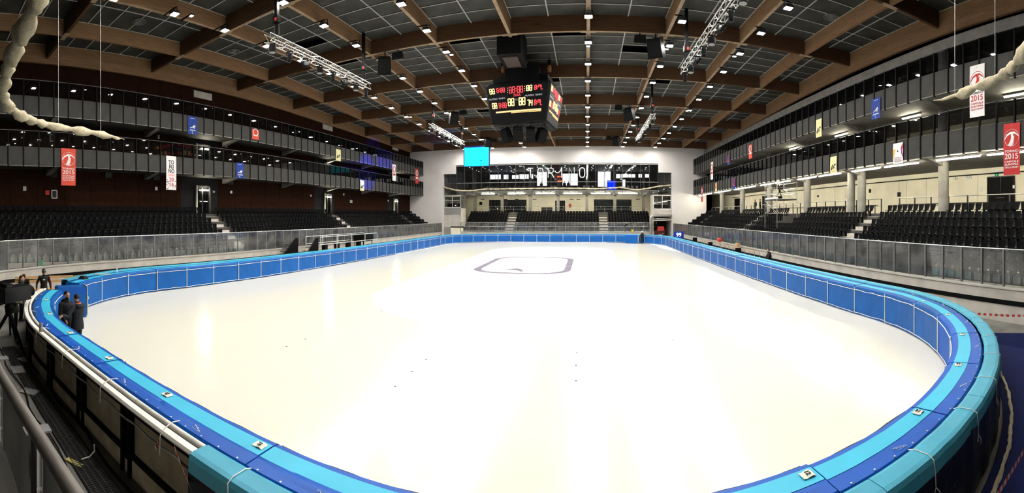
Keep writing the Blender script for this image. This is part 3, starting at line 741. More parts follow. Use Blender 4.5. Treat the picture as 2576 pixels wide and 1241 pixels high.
# ================================================================== stadium seats
def seat_geo():
    """one moulded seat facing +X, origin on the step"""
    m = MB(); T = 0.025
    def sheet(rows):                                      # rows of (x, z, half width) -> thin curved shell
        fr = []; 
        for x, z, hw in rows: fr.append([(x,-hw,z),(x-0.035,-hw*0.5,z),(x-0.045,0,z),(x-0.035,hw*0.5,z),(x,hw,z)])
        n = len(fr); front = [p for r in fr for p in r]; back = [(p[0]-T, p[1], p[2]-0.004) for p in front]
        fs = []
        for i in range(n-1):
            for j in range(4):
                a, b, c, d = i*5+j, i*5+j+1, (i+1)*5+j+1, (i+1)*5+j
                fs += [(a,b,c,d)]
        k = len(front); edge = [j for j in range(5)]+[i*5+4 for i in range(1,n)]+[(n-1)*5+j for j in range(3,-1,-1)]+[i*5 for i in range(n-2,0,-1)]
        full = fs+[tuple(q+k for q in reversed(f)) for f in fs]
        for a, b in zip(edge, edge[1:]+edge[:1]): full.append((a, a+k, b+k, b))
        m.add(front+back, full)
    sheet([(0.20,0.42,0.12),(-0.02,0.38,0.15),(-0.12,0.42,0.16),(-0.17,0.58,0.20),(-0.20,0.74,0.225),(-0.215,0.79,0.20)])
    m.box((-0.08,-0.05,0.0),(0.0,0.05,0.40))
    return m
seat_m = seat_geo(); me_seat = seat_m.mesh('stadium_seat', m_seat)
spots = []
for side, s in (('left', -1), ('right', 1)):
    for i in range(NROW):
        ys = []
        y = 3.0 if side == 'left' else 2.2
        while y < YW-0.4:
            if all(abs(y-q) > 0.72 for q in STAIRS): ys.append(y)
            y += 0.502
        blk = -1; c = 0; last = -9
        for y in ys:
            b = sum(1 for q in STAIRS if y > q)
            if b != blk: blk, c = b, 0
            c += 1
            x = AX+s*(D0+i*TREAD+0.40); z = Z0R+i*RISE
            if s > 0 and i == NROW-1 and min(abs(y-q) for q in TY+[TY[4]+1.35]) < 0.62: continue
            if s > 0 and i >= 4 and 33.2 < y < 36.6: continue
            th = math.atan2(x, y); vis = -1.392 < th < 1.037
            spots.append((0 if vis else 1, math.hypot(x, y), x, y, z, PI if s > 0 else 0.0,
                'black seat, %s row up below the %s wall, %s beyond the %s stair' % (nth(i+1), ('brown','cream')[s > 0], nth(c), ('zeroth','first','second','third','last')[blk]) if blk else 'black seat, %s row up below the %s wall, %s of those before the first stair' % (nth(i+1), ('brown','cream')[s > 0], nth(c))))
for i in range(NROW):
    for q in range(62):
        x = AX-15.3+q*0.502
        if abs(abs(x-AX)-7.75) < 0.72: continue
        spots.append((0, YW+2.0, x, YW+1.15+i*TREAD+0.4, Z0R+i*RISE, -PI/2, None))
spots.sort(key=lambda t: t[:2])
for v, d, x, y, z, rz, lab in spots[:300]:
    put('stadium_seat', me_seat, None, (x, y, z), rz, label=lab, cat='seat', group='black seats of the side stands')
rest = MB()
for v, d, x, y, z, rz, lab in spots[300:]:
    if v and d > 40: continue
    c, s_ = math.cos(rz), math.sin(rz)
    rest.add([(x+p[0]*c-p[1]*s_, y+p[0]*s_+p[1]*c, z+p[2]) for p in seat_m.v], seat_m.f)
rest.build('stadium_seat_field', m_seat, base=(AX, 40, 1.2), label='remaining ranks of black plastic seats filling the stands', cat='seating', kind='stuff')
# ================================================================== far end: stand, concourse, restaurant, booths
YB = 80.0
fs_ = MB(); prof = [(YW+0.4,-0.3),(YW+0.4,1.0)]
for i in range(NROW): prof += [(YW+1.15+i*TREAD, 1.0 if i == 0 else Z0R+(i-1)*RISE), (YW+1.15+i*TREAD, Z0R+i*RISE)]
prof += [(YW+1.15+NROW*TREAD, Z0R+(NROW-1)*RISE), (YW+1.15+NROW*TREAD, 4.6), (YB,4.6), (YB,-0.3)]
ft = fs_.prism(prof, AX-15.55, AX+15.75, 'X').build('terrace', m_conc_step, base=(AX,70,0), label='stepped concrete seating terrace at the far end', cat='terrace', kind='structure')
for sx in (-7.75, 7.75):
    for i in range(NROW):
        m = MB(); y = YW+1.15+i*TREAD
        m.box((AX+sx-0.7,y-TREAD*0.5,Z0R+(i-1)*RISE),(AX+sx+0.7,y,Z0R+(i-0.5)*RISE)); m.box((AX+sx-0.7,y,Z0R+i*RISE),(AX+sx+0.7,y+TREAD*0.5,Z0R+i*RISE+0.012))
        m.build('stair_step', m_conc, ft)
rl = railing([(AX-15.6,YW+0.25),(AX+15.7,YW+0.25)], 'metal and glass rail before the far end seats', (AX, YW+0.25, 0), zt=2.95, zc=1.42, step=1.56, band=False)
for z in (2.3, 1.55): MB().tube([(AX-15.6,YW+0.2,z),(AX+15.7,YW+0.2,z)], 0.03, 6).build('middle_rail', m_alu, rl)
# back walls, slabs
wfb = thing('wall_end_concourse', (AX, YB, 4.6), 'cream wall of the lit concourse behind the far seats', 'wall', kind='structure')
MB().box((AX-20,YB,-0.3),(AX+20,YB+0.3,8.0)).build('plaster', m_cream, wfb)
m_rest = M('restaurant_dark', (0.045,0.045,0.048), 0.7, var=0.2)
wrb = MB().box((AX-20,YB,8.0),(AX+20,YB+0.3,13.0)).build('wall_restaurant', m_rest, base=(AX,YB,8), label='dark rear wall of the glazed restaurant', cat='wall', kind='structure')
rc = thing('ceiling_restaurant', (AX, 73, 12.35), 'dark restaurant ceiling with rows of round downlights', 'ceiling', kind='structure')
MB().box((AX-18.5,YW+0.36,12.38),(AX+18.5,YB,12.6)).build('soffit', M('soffit_grey', (0.10,0.105,0.10), 0.6), rc)
me_dl = MB().lathe([(0.10,0.0),(0.10,0.02)], n=12).mesh('downlight', M_emit('downlight', (1.0,0.98,0.92), 4.0))
for i in range(14):
    for j in range(5): put('downlight', me_dl, rc, (-15.2+i*2.34+0.2*(j % 2), -5.2+j*2.3, 0.0))
slab = MB().box((AX-18.5,YW+0.8,7.95),(AX+18.5,YB,8.2)).build('floor_restaurant', m_col, base=(AX,73,8), label='pale slab between far concourse and restaurant', cat='floor', kind='structure')
for sx in (-1, 1):
    MB().box((AX+sx*18.52,YW+0.36,-0.3),(AX+sx*18.72,YB,12.5)).build('wall_recess_'+('left' if sx < 0 else 'right'), m_conc, base=(AX+sx*18.6,73,0), label='side wall of the far recess on the '+('left' if sx < 0 else 'right'), cat='wall', kind='structure')
# columns in the recess
for q, px in enumerate((1195,1263.5,1333.6,1404,1476.5,1546.6,1619)):
    p = at(px, 531, Y=75.5)
    MB().box((p.x-0.26,75.25,4.55),(p.x+0.26,75.75,7.95)).box((p.x-0.22,75.25,8.2),(p.x+0.22,75.7,12.38)).build('column', m_col, base=(p.x,75.5,4.55), label='square concrete column behind the far seats, %s from the left' % nth(q+1), cat='column', kind='structure', group='far recess columns')
    m = MB(); m.add([(p.x-0.18,69,7.93),(p.x+0.18,69,7.93),(p.x+0.18,75.3,7.5),(p.x-0.18,75.3,7.5),(p.x-0.18,69,7.95),(p.x+0.18,69,7.95),(p.x+0.18,75.3,7.95),(p.x-0.18,75.3,7.95)],
        [(0,1,2,3),(4,7,6,5),(0,4,5,1),(1,5,6,2),(2,6,7,3),(3,7,4,0)]); m.build('rib', m_col, slab)
def tube_light(a, b, label, group, r=0.05):
    a, b = Vector(a), Vector(b); c = (a+b)/2
    t = thing('fluorescent_light', c, label, 'light', group)
    d = (b-a); L = d.length; rz = math.atan2(d.y, d.x)
    m = MB(); m.cbox((c.x,c.y,c.z+0.06), (L+0.1,0.14,0.06), rz); m.build('batten', m_whitep, t)
    m = MB(); m.tube([a, b], r, 8); m.build('tube', m_tube if r < 0.055 else M_emit('fluorescent_far', (1.0,0.93,0.72), TUBE*1.7), t)
for q, (xa, xb) in enumerate(((1211,1244),(1278,1320),(1348,1395),(1418,1464),(1487,1535),(1556,1603))):
    A, B = at(xa,486,Y=70.3), at(xb,486,Y=70.3); A.z = B.z = 7.76
    tube_light(A, B, 'long ceiling tube light of the far concourse, %s from the left' % nth(q+1), 'far concourse tube lights', 0.06)
# doors of the far concourse
def door_far(n, x0, x1, y0, label):
    A, B = at(x0,y0,Y=YB-0.02), at(x1,532,Y=YB-0.02)
    d = thing('door_%d' % n, ((A.x+B.x)/2, YB, 4.6), label, 'door', kind='structure')
    MB().box((A.x,YB-0.06,4.6),(B.x,YB-0.005,A.z)).build('door_leaf', m_blackgloss, d)
    k = max(1, int((B.x-A.x)/1.3)); m = MB()
    for i in range(k+1): x = A.x+(B.x-A.x)*i/k; m.box((x-0.04,YB-0.1,4.6),(x+0.04,YB-0.06,A.z))
    m.box((A.x,YB-0.1,A.z-0.08),(B.x,YB-0.06,A.z)); m.build('door_frame', m_black, d)
    for i in range(k):
        xa, xb = A.x+(B.x-A.x)*i/k+0.06, A.x+(B.x-A.x)*(i+1)/k-0.06
        MB().box((xa,YB-0.085,4.8),(xb,YB-0.075,A.z-0.1)).build('pane', M_glass('door_glass', (0.8,0.85,0.88), 0.01), d)
        if i % 2 == 0: MB().box((xb-0.12,YB-0.14,5.5),(xb-0.08,YB-0.1,5.9)).build('handle', m_alu, d)
door_far(10, 1231, 1324, 503, 'wide black glazed doors at left of the far concourse')
door_far(11, 1397, 1421, 505, 'single dark doorway in the middle of the far concourse')
door_far(12, 1495, 1588, 502, 'wide black glazed doors at right of the far concourse')
def small_box(name, px0, px1, py0, py1, Y, mat, label, cat, dep=0.08, **kw):
    A, B = at(px0,py0,Y=Y), at(px1,py1,Y=Y)
    return MB().box((A.x,Y-dep,B.z),(B.x,Y,A.z)).build(name, mat, base=((A.x+B.x)/2,Y,B.z), label=label, cat=cat, **kw)
small_box('fire_extinguisher', 1431,1437,513,522, YB-0.01, m_red, 'red fire hose box on the far cream wall', 'fire box', 0.2)
small_box('notice_sheet', 1357,1361,508,512, YB-0.01, m_whitep, 'white notice left of the middle far column', 'notice', 0.02)
small_box('notice_sheet', 1460,1464,510,515, YB-0.01, m_whitep, 'white notice right of the red fire box', 'notice', 0.02)
small_box('notice_board', 1206,1213,508,516, YB-0.01, m_blackgloss, 'dark framed board beside the far left doors', 'notice board', 0.04)
small_box('vending_counter', 1363,1390,522,535.0, 77.0, m_blackgloss, 'low black counter behind the far top seat row', 'counter', 0.7)
g = MB()
for q in range(7):
    p = at((1214,1272,1345,1438,1455,1605,1300)[q], 502, Y=YB-0.02)
    MB().box((p.x-0.35,YB-0.06,p.z-0.05),(p.x+0.35,YB,p.z+0.05)).build('air_grille', m_black, wfb)
tr = thing('handrail', (AX,74.3,4.6), 'thin grey handrail along the top of the far seats', 'handrail')
for z in (5.65, 5.2): MB().tube([(AX-15.4,74.3,z),(AX+15.6,74.3,z)], 0.025, 6).build('rail', m_steel, tr)
for i in range(22): MB().box((AX-15.4+i*1.47,74.28,4.55),(AX-15.37+i*1.47,74.32,5.65)).build('post', m_steel, tr)
# curtain wall
cw = thing('curtain_wall', (AX, YW+0.5, 7.35), 'full width restaurant glazing with slim vertical mullions', 'window', kind='structure')
nx = 23; x0, x1 = AX-16.4, AX+16.4; dx = (x1-x0)/nx
for i in range(nx):
    for a, b in ((7.35,8.05),(8.1,9.4),(9.46,12.36)):
        MB().box((x0+i*dx+0.03,YW+0.49,a),(x0+(i+1)*dx-0.03,YW+0.50,b)).build('pane', m_glass_r if a > 8 else m_glass, cw)
for i in range(nx+1):
    MB().box((x0+i*dx-0.03,YW+0.44,7.35),(x0+i*dx+0.03,YW+0.55,12.36)).build('mullion', m_post, cw)
for z in (8.06, 9.42): MB().box((x0,YW+0.44,z-0.03),(x1,YW+0.52,z+0.03)).build('transom', m_steel, cw)
for sx in (-1, 1):
    MB().box((AX+sx*16.45,YW+0.49,7.35),(AX+sx*18.5,YW+0.50,10.93)).build('side_pane', m_glass_r, cw)
    for z in (10.93, 9.42): MB().box((AX+sx*16.45,YW+0.45,z-0.03),(AX+sx*18.5,YW+0.53,z+0.03)).build('transom', m_post, cw)
    MB().box((AX+sx*18.42,YW+0.44,7.35),(AX+sx*18.5,YW+0.55,10.93)).build('mullion', m_post, cw)
    MB().box((AX+sx*17.4-0.03,YW+0.44,7.35),(AX+sx*17.4+0.03,YW+0.55,10.93)).build('mullion', m_post, cw)
MB().box((x0-0.05,YW+0.3,12.2),(x1+0.05,YW+0.6,12.4)).build('head_frame', m_steel, cw)
# TORINO letters hung at the glass
sg = thing('hanging_sign', (AX+2, YW-0.1, 10.0), 'pale grey letters spelling TORINO hung on the restaurant glazing', 'sign')
m_let = M('letter_grey', (0.62,0.62,0.62), 0.4, emit=((0.8,0.8,0.8), 0.3))  # faint glow added to make the letters read brighter
Yl = YW-0.12
def lett(name, strokes):
    m = MB()
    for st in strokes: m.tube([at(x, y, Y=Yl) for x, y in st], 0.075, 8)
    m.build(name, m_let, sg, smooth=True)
def oval(cx, cy, rx, ry): return [(cx+rx*math.copysign(abs(math.cos(t))**0.7, math.cos(t)), cy+ry*math.copysign(abs(math.sin(t))**0.7, math.sin(t))) for t in [2*PI*i/22 for i in range(23)]]
lett('letter_t', [[(1328,423.5),(1341,423.5)],[(1334.5,423.5),(1334.5,447)]])
lett('letter_o', [oval(1359.5,435,6.6,11.8)])
lett('letter_r', [[(1379,447),(1379,423.5),(1388,423.5),(1392,426),(1392.5,431),(1388,435.5),(1379,435.5)],[(1387,435.5),(1393.5,447)]])
lett('letter_i', [[(1413,421.5),(1413,447)],[(1396,430),(1399,434.5),(1404,435),(1410,430),(1413,422)]])
lett('letter_n', [[(1431.5,447),(1431.5,422),(1444.5,446.5),(1444.5,421.5)]])
lett('letter_o', [oval(1464.5,434.5,6.6,12)])
for px in (1334.5,1359.5,1385,1413,1438,1464.5): MB().tube([at(px,424,Y=Yl), (at(px,424,Y=Yl).x, Yl, 12.42), (at(px,424,Y=Yl).x, YW, 12.45)], 0.012, 4).build('suspension_wire', m_post, sg)
# daylight windows of the restaurant
m_day = M_emit('daylight_window', (1.0,1.0,1.0), 1.5)
wins = [(1233,1261,440,451),(1266,1279,440,451),(1288,1305,441,450),(1307,1342,439,450),(1351,1376,433,468),(1415,1454,437,467),(1504,1536,432,470),(1550,1561,438,449),(1563,1598,438,447),(1606,1615,438,447),(1620,1633,438,447),(1565,1573,452,470)]
for q, (a, b, c, d) in enumerate(wins):
    A, B = at(a,c,Y=YB-0.05), at(b,d,Y=YB-0.05); B.z = max(B.z, 8.25)
    wd = thing('window_%d' % (q+1), ((A.x+B.x)/2, YB-0.05, B.z), 'bright daylight window at the back of the restaurant, %s from the left' % nth(q+1), 'window', kind='structure')
    MB().box((A.x,YB-0.03,B.z),(B.x,YB-0.02,A.z)).build('pane', m_day, wd)
    f = MB(); f.box((A.x-0.06,YB-0.08,B.z-0.06),(A.x,YB-0.01,A.z+0.06)); f.box((B.x,YB-0.08,B.z-0.06),(B.x+0.06,YB-0.01,A.z+0.06)); f.box((A.x,YB-0.08,A.z),(B.x,YB-0.01,A.z+0.06)); f.box((A.x,YB-0.08,B.z-0.06),(B.x,YB-0.01,B.z))
    k = int((B.x-A.x)/1.0)
    for i in range(1, k): x = A.x+(B.x-A.x)*i/k; f.box((x-0.03,YB-0.06,B.z),(x+0.03,YB-0.01,A.z))
    f.build('window_frame', m_black, wd)
# bar counter and furniture
bc = thing('bar_counter', (at(1275,470,Y=76.5).x, 76.5, 8.2), 'long dark bar counter with a pale top in the restaurant', 'bar counter')
A, B = at(1220,456,Y=76.5), at(1330,456,Y=76.5)
MB().box((A.x,76.2,8.2),(B.x,76.8,9.2)).build('front', m_blackgloss, bc); MB().box((A.x-0.1,76.1,9.2),(B.x+0.1,76.9,9.27)).build('worktop', m_whitep, bc)
for q in range(9):
    x = A.x+0.5+q*0.85
    MB().lathe([(0.05,9.28),(0.05,9.5),(0.02,9.55),(0.02,9.62)], (x,76.4,0), 8).build('bottle', M('bottle_pale', (0.4,0.45,0.4), 0.2), base=(x,76.4,9.28), label='small pale bottle on the restaurant bar, %s from the left' % nth(q+1), cat='bottle', group='bottles on the restaurant bar')
for q, px in enumerate((1388,1396,1470,1480,1491,1580,1590,1602)):
    p = at(px, 470, Y=70.5)
    ch = thing('restaurant_chair', (p.x,70.5,8.2), 'pale restaurant chair behind the glazing, %s from the left' % nth(q+1), 'chair', 'restaurant chairs')
    MB().box((p.x-0.2,70.3,8.64),(p.x+0.2,70.7,8.68)).build('seat', m_conc, ch); MB().box((p.x-0.2,70.28,8.68),(p.x+0.2,70.32,9.05)).build('backrest', m_conc, ch)
    for a in (-0.18,0.18):
        for b in (70.32,70.68): MB().box((p.x+a-0.015,b-0.015,8.2),(p.x+a+0.015,b+0.015,8.64)).build('leg', m_steel, ch)
A, B = at(1528,455,Y=69.5), at(1548,471,Y=69.5)
bs = thing('blue_display', ((A.x+B.x)/2,69.5,8.2), 'glowing blue display panel standing behind the restaurant glass', 'display')
MB().box((A.x,69.5,8.3),(B.x,69.52,A.z)).build('screen', M_emit('blue_screen', (0.0,0.02,1.0), 2.5), bs); MB().box((A.x-0.05,69.52,8.2),(B.x+0.05,69.6,A.z+0.05)).build('case', m_black, bs)
A, B = at(1405,443,Y=74), at(1413,446,Y=74)
for q, (a, b, c, d) in enumerate(((1401,1413,443,446),(1403,1416,454.5,457.5))):
    A, B = at(a,c,Y=75.15), at(b,d,Y=75.15)
    MB().box((A.x,75.15,B.z),(B.x,75.24,A.z)).build('neon_sign', M_emit('neon_red', (1.0,0.12,0.05), 2.2), base=(A.x,75.15,B.z), label=('upper','lower')[q]+' red neon strip inside the restaurant', cat='neon sign')
# booths at both sides
def booth(sx, za, label):
    xa, xb = AX+sx*15.6, AX+sx*18.5; xl, xr = min(xa,xb), max(xa,xb); y = YW+0.3
    b = thing('control_booth', ((xl+xr)/2, y, za), label, 'booth')
    MB().box((xl,y,za),(xr,y+0.1,za+0.12)).build('sill', m_alu, b)
    f = MB()
    for x in (xl+0.04, (xl+xr)/2, xr-0.04): f.box((x-0.04,y-0.02,za+0.1),(x+0.04,y+0.08,7.3))
    for z in (za+0.14, 7.26)+((6.55,) if sx < 0 else ()): f.box((xl,y-0.02,z-0.04),(xr,y+0.08,z+0.04))
    f.build('window_frame', m_alu, b)
    for i in range(2):
        MB().box((xl+0.08+i*(xr-xl)/2,y+0.02,za+0.18),(xl+(i+1)*(xr-xl)/2-0.04,y+0.03,7.22)).build('pane', m_glass_r, b)
    sxp = xl if sx > 0 else xr
    MB().box((sxp-0.05,y,za),(sxp+0.05,y+3.0,7.3)).build('side_panel', m_glass if sx < 0 else m_conc, b)
    MB().box((xl,y,7.3),(xr,y+3.0,7.42)).build('roof_slab', m_conc, b); MB().box((xl,y+2.9,za),(xr,y+3.0,7.3)).build('rear_wall', m_cream, b)
    MB().box((xl+0.3,y+0.8,za+0.1),(xr-0.3,y+1.3,za+0.8)).build('desk', m_black, b)
    MB().box((xl+0.5,y+2.6,za+0.5),(xl+1.2,y+2.88,7.0)).build('cabinet', m_steel, b)
    return b, xl, xr, y
b, xl, xr, y = booth(-1, 5.3, 'glazed control booth at left of the far stand')
MB().box((xl,y,-0.2),(xr,y+3.0,3.4)).box((xl,y+0.05,3.4),(xr,y+3.0,5.3)).build('wall_booth_base', m_conc, base=(xl,y,0), label='pale block below the left control booth', cat='wall', kind='structure')
for q in range(4):
    xx = xl+0.1+q*0.72; MB().box((xx,y-0.02,4.25),(xx+0.66,y+0.06,5.25)).build('balustrade_panel', m_steel, b)
A, B = at(1135,575,Y=y-0.02), at(1165,592,Y=y-0.02)
d = thing('door_13', ((A.x+B.x)/2, y, 0), 'pale roller door below the left control booth', 'door', kind='structure')
MB().box((A.x,y-0.05,0),(B.x,y-0.01,2.05)).build('door_leaf', m_cream, d); MB().box((A.x-0.1,y-0.08,2.05),(B.x+0.1,y-0.01,2.25)).build('door_head', m_black, d)
A, B = at(1114,574,Y=y-0.02), at(1132,592,Y=y-0.02)
MB().box((A.x,y-0.06,0),(B.x,y-0.01,2.1)).build('door_14', m_steel, base=(A.x,y,0), label='grey metal door below the left control booth', cat='door', kind='structure')
b, xl, xr, y = booth(1, 5.0, 'glazed cabin above the resurfacer bay at far right')
MB().box((xl,y,4.25),(xr,y+3,5.0)).box((xl-0.15,y,-0.2),(xl+0.1,y+3,4.25)).build('wall_bay', m_conc, base=(xl,y,0), label='pale walls of the resurfacer bay at far right', cat='wall', kind='structure')
MB().box((xl+0.1,y+5,-0.2),(xr,y+5.1,4.25)).box((xl+0.1,y+0.4,4.2),(xr,y+5,4.24)).box((xl+0.1,y+0.4,-0.2),(xl+0.14,y+5,4.2)).build('wall_bay_rear', m_apron, base=(xl,y+5,0), label='dark rear of the resurfacer bay at far right', cat='wall', kind='structure')
# ducts over the bay
def duct(pts, r, mat, label):
    MB().tube(pts, r, 14).build('ventilation_duct', mat, smooth=True, base=pts[0], label=label, cat='duct')
P1, P2 = at(1690,543,Y=YW-0.3), at(1637,543,Y=YW-0.3)
arc = [(P2.x+0.55-0.55*math.sin(t)-0.0, YW-0.3, P2.z-0.55+0.55*math.cos(t)) for t in [PI/2*i/6 for i in range(7)]]
duct([tuple(P1)]+arc+[(P2.x, YW-0.3, 1.2),(P2.x, YW-0.3, 0.0)], 0.23, M('duct_metal', (0.30,0.30,0.29), 0.45, 0.5), 'fat silver ventilation duct bending down beside the far bay')
P1, P2 = at(1690,551,Y=YW+0.5), at(1645,551,Y=YW+0.5)
duct([tuple(P1), tuple(P2)], 0.12, m_steel, 'thin silver pipe below the fat duct at far right')
P1, P2 = at(1690,554,Y=YW+0.1), at(1645,555,Y=YW+0.1)
duct([tuple(P1), tuple(P2)], 0.09, m_tag, 'cream insulated pipe lowest above the resurfacer bay')
# gathered net draped along the far glazing
def net_roll(name, pts, r0, label, seed=1, lumps=1.0, lump_len=0.8, tail=True, n=12):
    """a long net gathered into a twisted lumpy roll and tied at intervals"""
    V = [Vector(p) for p in pts]; s = 0.0; P = []; rnd = random.Random(seed)
    knots = [0.0]
    while knots[-1] < 200: knots.append(knots[-1]+lump_len*rnd.uniform(0.6,1.5))
    amps = [rnd.uniform(0.65,1.1) for _ in knots]; lean = [rnd.uniform(0.35,0.65) for _ in knots]
    for i in range(len(V)-1):
        L = (V[i+1]-V[i]).length; k = max(2, int(L/0.05))
        for j in range(k): P.append((V[i].lerp(V[i+1], j/k), s+L*j/k))
        s += L
    ki = 0; rings = []
    for q, (p, sv) in enumerate(P):
        while knots[ki+1] < sv: ki += 1
        fr = (sv-knots[ki])/(knots[ki+1]-knots[ki]); pw = math.log(0.5)/math.log(lean[ki]); env = math.sin(PI*fr**pw)**0.8
        r = r0*(0.50+0.62*env*amps[ki]*lumps)
        if tail and q > len(P)-30: r *= max(0.12, (len(P)-q)/30)
        c = p+Vector((0,0,-0.28*r0*env*amps[ki]))
        d = (P[min(q+1,len(P)-1)][0]-P[max(q-1,0)][0]).normalized(); a = d.cross(Vector((0,0,1))).normalized(); b = d.cross(a)
        tw = sv*5.0
        rings.append([c+(a*math.cos(2*PI*j/n)+b*math.sin(2*PI*j/n))*(r*(1+0.16*env*math.sin(3*(2*PI*j/n)+tw)+0.06*math.sin(5*(2*PI*j/n)-tw*1.7))) for j in range(n)])
    m = MB(); m.loft(rings)
    return m.build(name, m_net, smooth=True, base=pts[len(pts)//2], label=label, cat='net')
fp = [(1115,469),(1125,473),(1145,478),(1165,480),(1195,479),(1215,476),(1260,475.5),(1330,474.5),(1400,473.5),(1450,474),(1500,475),(1540,473),(1562,471),(1585,476),(1605,477.5),(1630,474),(1655,469),(1690,465.5)]
net_roll('rolled_net', [at(x, y, Y=YW-0.12) for x, y in fp], 0.14, 'cream rolled net sagging along the foot of the far glazing', 9, 0.8, 1.1, False)
# ================================================================== things hung from the roof
# ---- rolled safety nets over the near corners
lp = [(95,-40),(95,0),(75,40),(55,80),(38,120),(22,160),(12,200),(6,225),(12,250),(25,268),(45,285),(60,292),(85,303),(110,311),(147,319),(180,325),(215,330),(253,337),(285,344),(300,347),(314,350)]
netL = net_roll('rolled_net', [at(x, y, Z=8.1) for x, y in lp], 0.19, 'cream safety net rolled up and hung over the near left corner', 1, 1.0, 1.15)
rp_ = [(2640,40),(2600,90),(2576,130),(2550,165),(2530,180),(2505,198),(2470,212),(2440,225),(2410,238),(2390,243),(2370,249),(2345,252)]
netR = net_roll('rolled_net', [at(x, y, Z=8.1) for x, y in rp_], 0.16, 'cream safety net rolled up and hung over the right boards', 2, 1.0, 0.9)
def cord(px, py, Z, label):
    p = at(px, py, Z=Z)
    MB().tube([(p.x,p.y,Z),(p.x,p.y,ZB(p.y)+(0.0 if min(abs(p.x-b) for b in LXB) < 0.12 else 0.95))], 0.011, 5).build('hanging_cord', m_steel, netL if px < 1000 else netR)
cord(147,319,8.15,'thin cord holding the left net roll at its middle')
cord(253,337,8.15,'thin cord holding the left net roll near its tail')
cord(85,20,8.15,'thin cord holding the left net roll at its upper bend')
cord(2402,240,8.15,'thin cord holding the right net roll near its tail')
cord(2503,198,8.15,'thin cord holding the right net roll at its thick part')

# ---- scoreboard cube
SX, SY, SZ = -4.9, 33.4, 11.15
sb = thing('scoreboard', (SX, SY, SZ), 'black four sided scoreboard with red and yellow digits hung above the rink', 'scoreboard', rz=-0.14)
Wt, Wb, Dt, Db, Hh = 2.62, 2.2, 2.35, 1.95, 3.05
body = MB()
def octo(wx, wy, c, z): return [(-wx+c,-wy,z),(wx-c,-wy,z),(wx,-wy+c,z),(wx,wy-c,z),(wx-c,wy,z),(-wx+c,wy,z),(-wx,wy-c,z),(-wx,-wy+c,z)]
body.loft([octo(Wb-0.1,Db-0.1,0.1,-0.0), octo(Wb,Db,0.12,0.12), octo(Wt,Dt,0.18,Hh-0.3), octo(Wt-0.2,Dt-0.2,0.2,Hh)])
put('case', body.mesh('case', m_black), sb)
m_yel = M_emit('led_yellow', (1.0,0.72,0.25), 2.6); m_rd = M_emit('led_red', (1.0,0.06,0.07), 2.4); m_wh = M_emit('led_white', (0.9,0.9,0.9), 0.7); m_or = M_emit('led_orange', (1.0,0.42,0.16), 3.0)
SEG = {'a':((0,1),(1,1)),'b':((1,1),(1,.5)),'c':((1,.5),(1,0)),'d':((0,0),(1,0)),'e':((0,0),(0,.5)),'f':((0,.5),(0,1)),'g':((0,.5),(1,.5))}
DIG = {'8':'abcdefg','0':'abcdef','4':'fgbc','7':'abc','A':'abcefg','L':'def','n':'abf','o':'abfg','u':'cde'}
def face(w0, w1, dep0, dep1, rz):
    """returns a mapper (u, v in 0..1 from upper left) -> point on a leaning face, and in-plane axes"""
    z0, z1 = 0.16, Hh-0.36; R = Matrix.Rotation(rz, 3, 'Z')
    def f(u, v, out=0.012):
        t = 1-v; hw = w0+(w1-w0)*t; dy = -(dep0+(dep1-dep0)*t)-out
        return R @ Vector(((u*2-1)*hw, dy, z0+(z1-z0)*t))
    return f
def segs(m, f, txt, u0, u1, v0, v1, th=0.010):
    n = sum(1 for c in txt if c != ':'); k = n+0.45*txt.count(':'); w_ = (u1-u0)/k; u = u0
    for ch in txt:
        if ch == ':':
            for vv in (0.3,0.7): m.cbox(tuple(f(u+w_*0.2, v0+(v1-v0)*vv)), (0.05,0.03,0.05))
            u += w_*0.45; continue
        for sname in DIG.get(ch, 'g'):
            (xa, ya), (xb, yb) = SEG[sname]
            pa = f(u+w_*(0.14+0.66*xa), v1-(v1-v0)*ya); pb = f(u+w_*(0.14+0.66*xb), v1-(v1-v0)*yb)
            m.tube([pa, pb], th*2.2, 4)
        u += w_
def score_face(f):
    def part(nm, mt, fn): m = MB(); fn(m); put(nm, m.mesh(nm, mt), sb)
    for txt, a, b, c, d, th in (('88',.045,.14,.03,.17,.014),('88',.655,.755,.03,.17,.014),('88',.335,.455,.36,.56,.016),('88',.525,.645,.36,.56,.016),('88',.05,.145,.45,.6,.014),('74',.67,.765,.44,.6,.016)):
        part('yellow_digits', m_yel, lambda m: segs(m, f, txt, a, b, c, d, th))
    for txt, a, b, c, d, th in (('8:88',.165,.31,.03,.15,.010),('88:88',.37,.61,.03,.2,.011),('8:nL',.785,.93,.04,.16,.012),('8:88',.17,.315,.46,.6,.010),('A:oL',.79,.935,.45,.6,.012)):
        part('red_digits', m_rd, lambda m: segs(m, f, txt, a, b, c, d, th))
    for u in (.35,.63):
        for v in (.05,.11,.17): part('period_dot', m_wh, lambda m: m.cbox(tuple(f(u,v)),(0.05,0.02,0.05)))
    for i in range(4): part('foul_dot', m_rd, lambda m: m.cbox(tuple(f(.455+i*.03,.25)),(0.07,0.02,0.06)))
    part('red_dash', m_rd, lambda m: m.tube([f(.44,.29),f(.57,.29)],.012,4))
    for txt, u, v in (('NUMERO',.09,.33),('TEMPO',.24,.33),('NUMERO',.71,.31),('TEMPO',.86,.31),('TC',.49,.4)):
        part('caption_lettering', m_wh, lambda m: add_text(m, txt, f(u,v,.014), f(u+.05,v)-f(u-.05,v), f(u,v-.1)-f(u,v+.1), 0.17))
    for v, hv, ua, ub in ((.72,.022,.1,.92),(.765,.008,.38,.92)):
        part('message_bar', m_or, lambda m: m.add([f(ua,v-hv),f(ub,v-hv),f(ub,v+hv),f(ua,v+hv)], [(0,1,2,3)]))
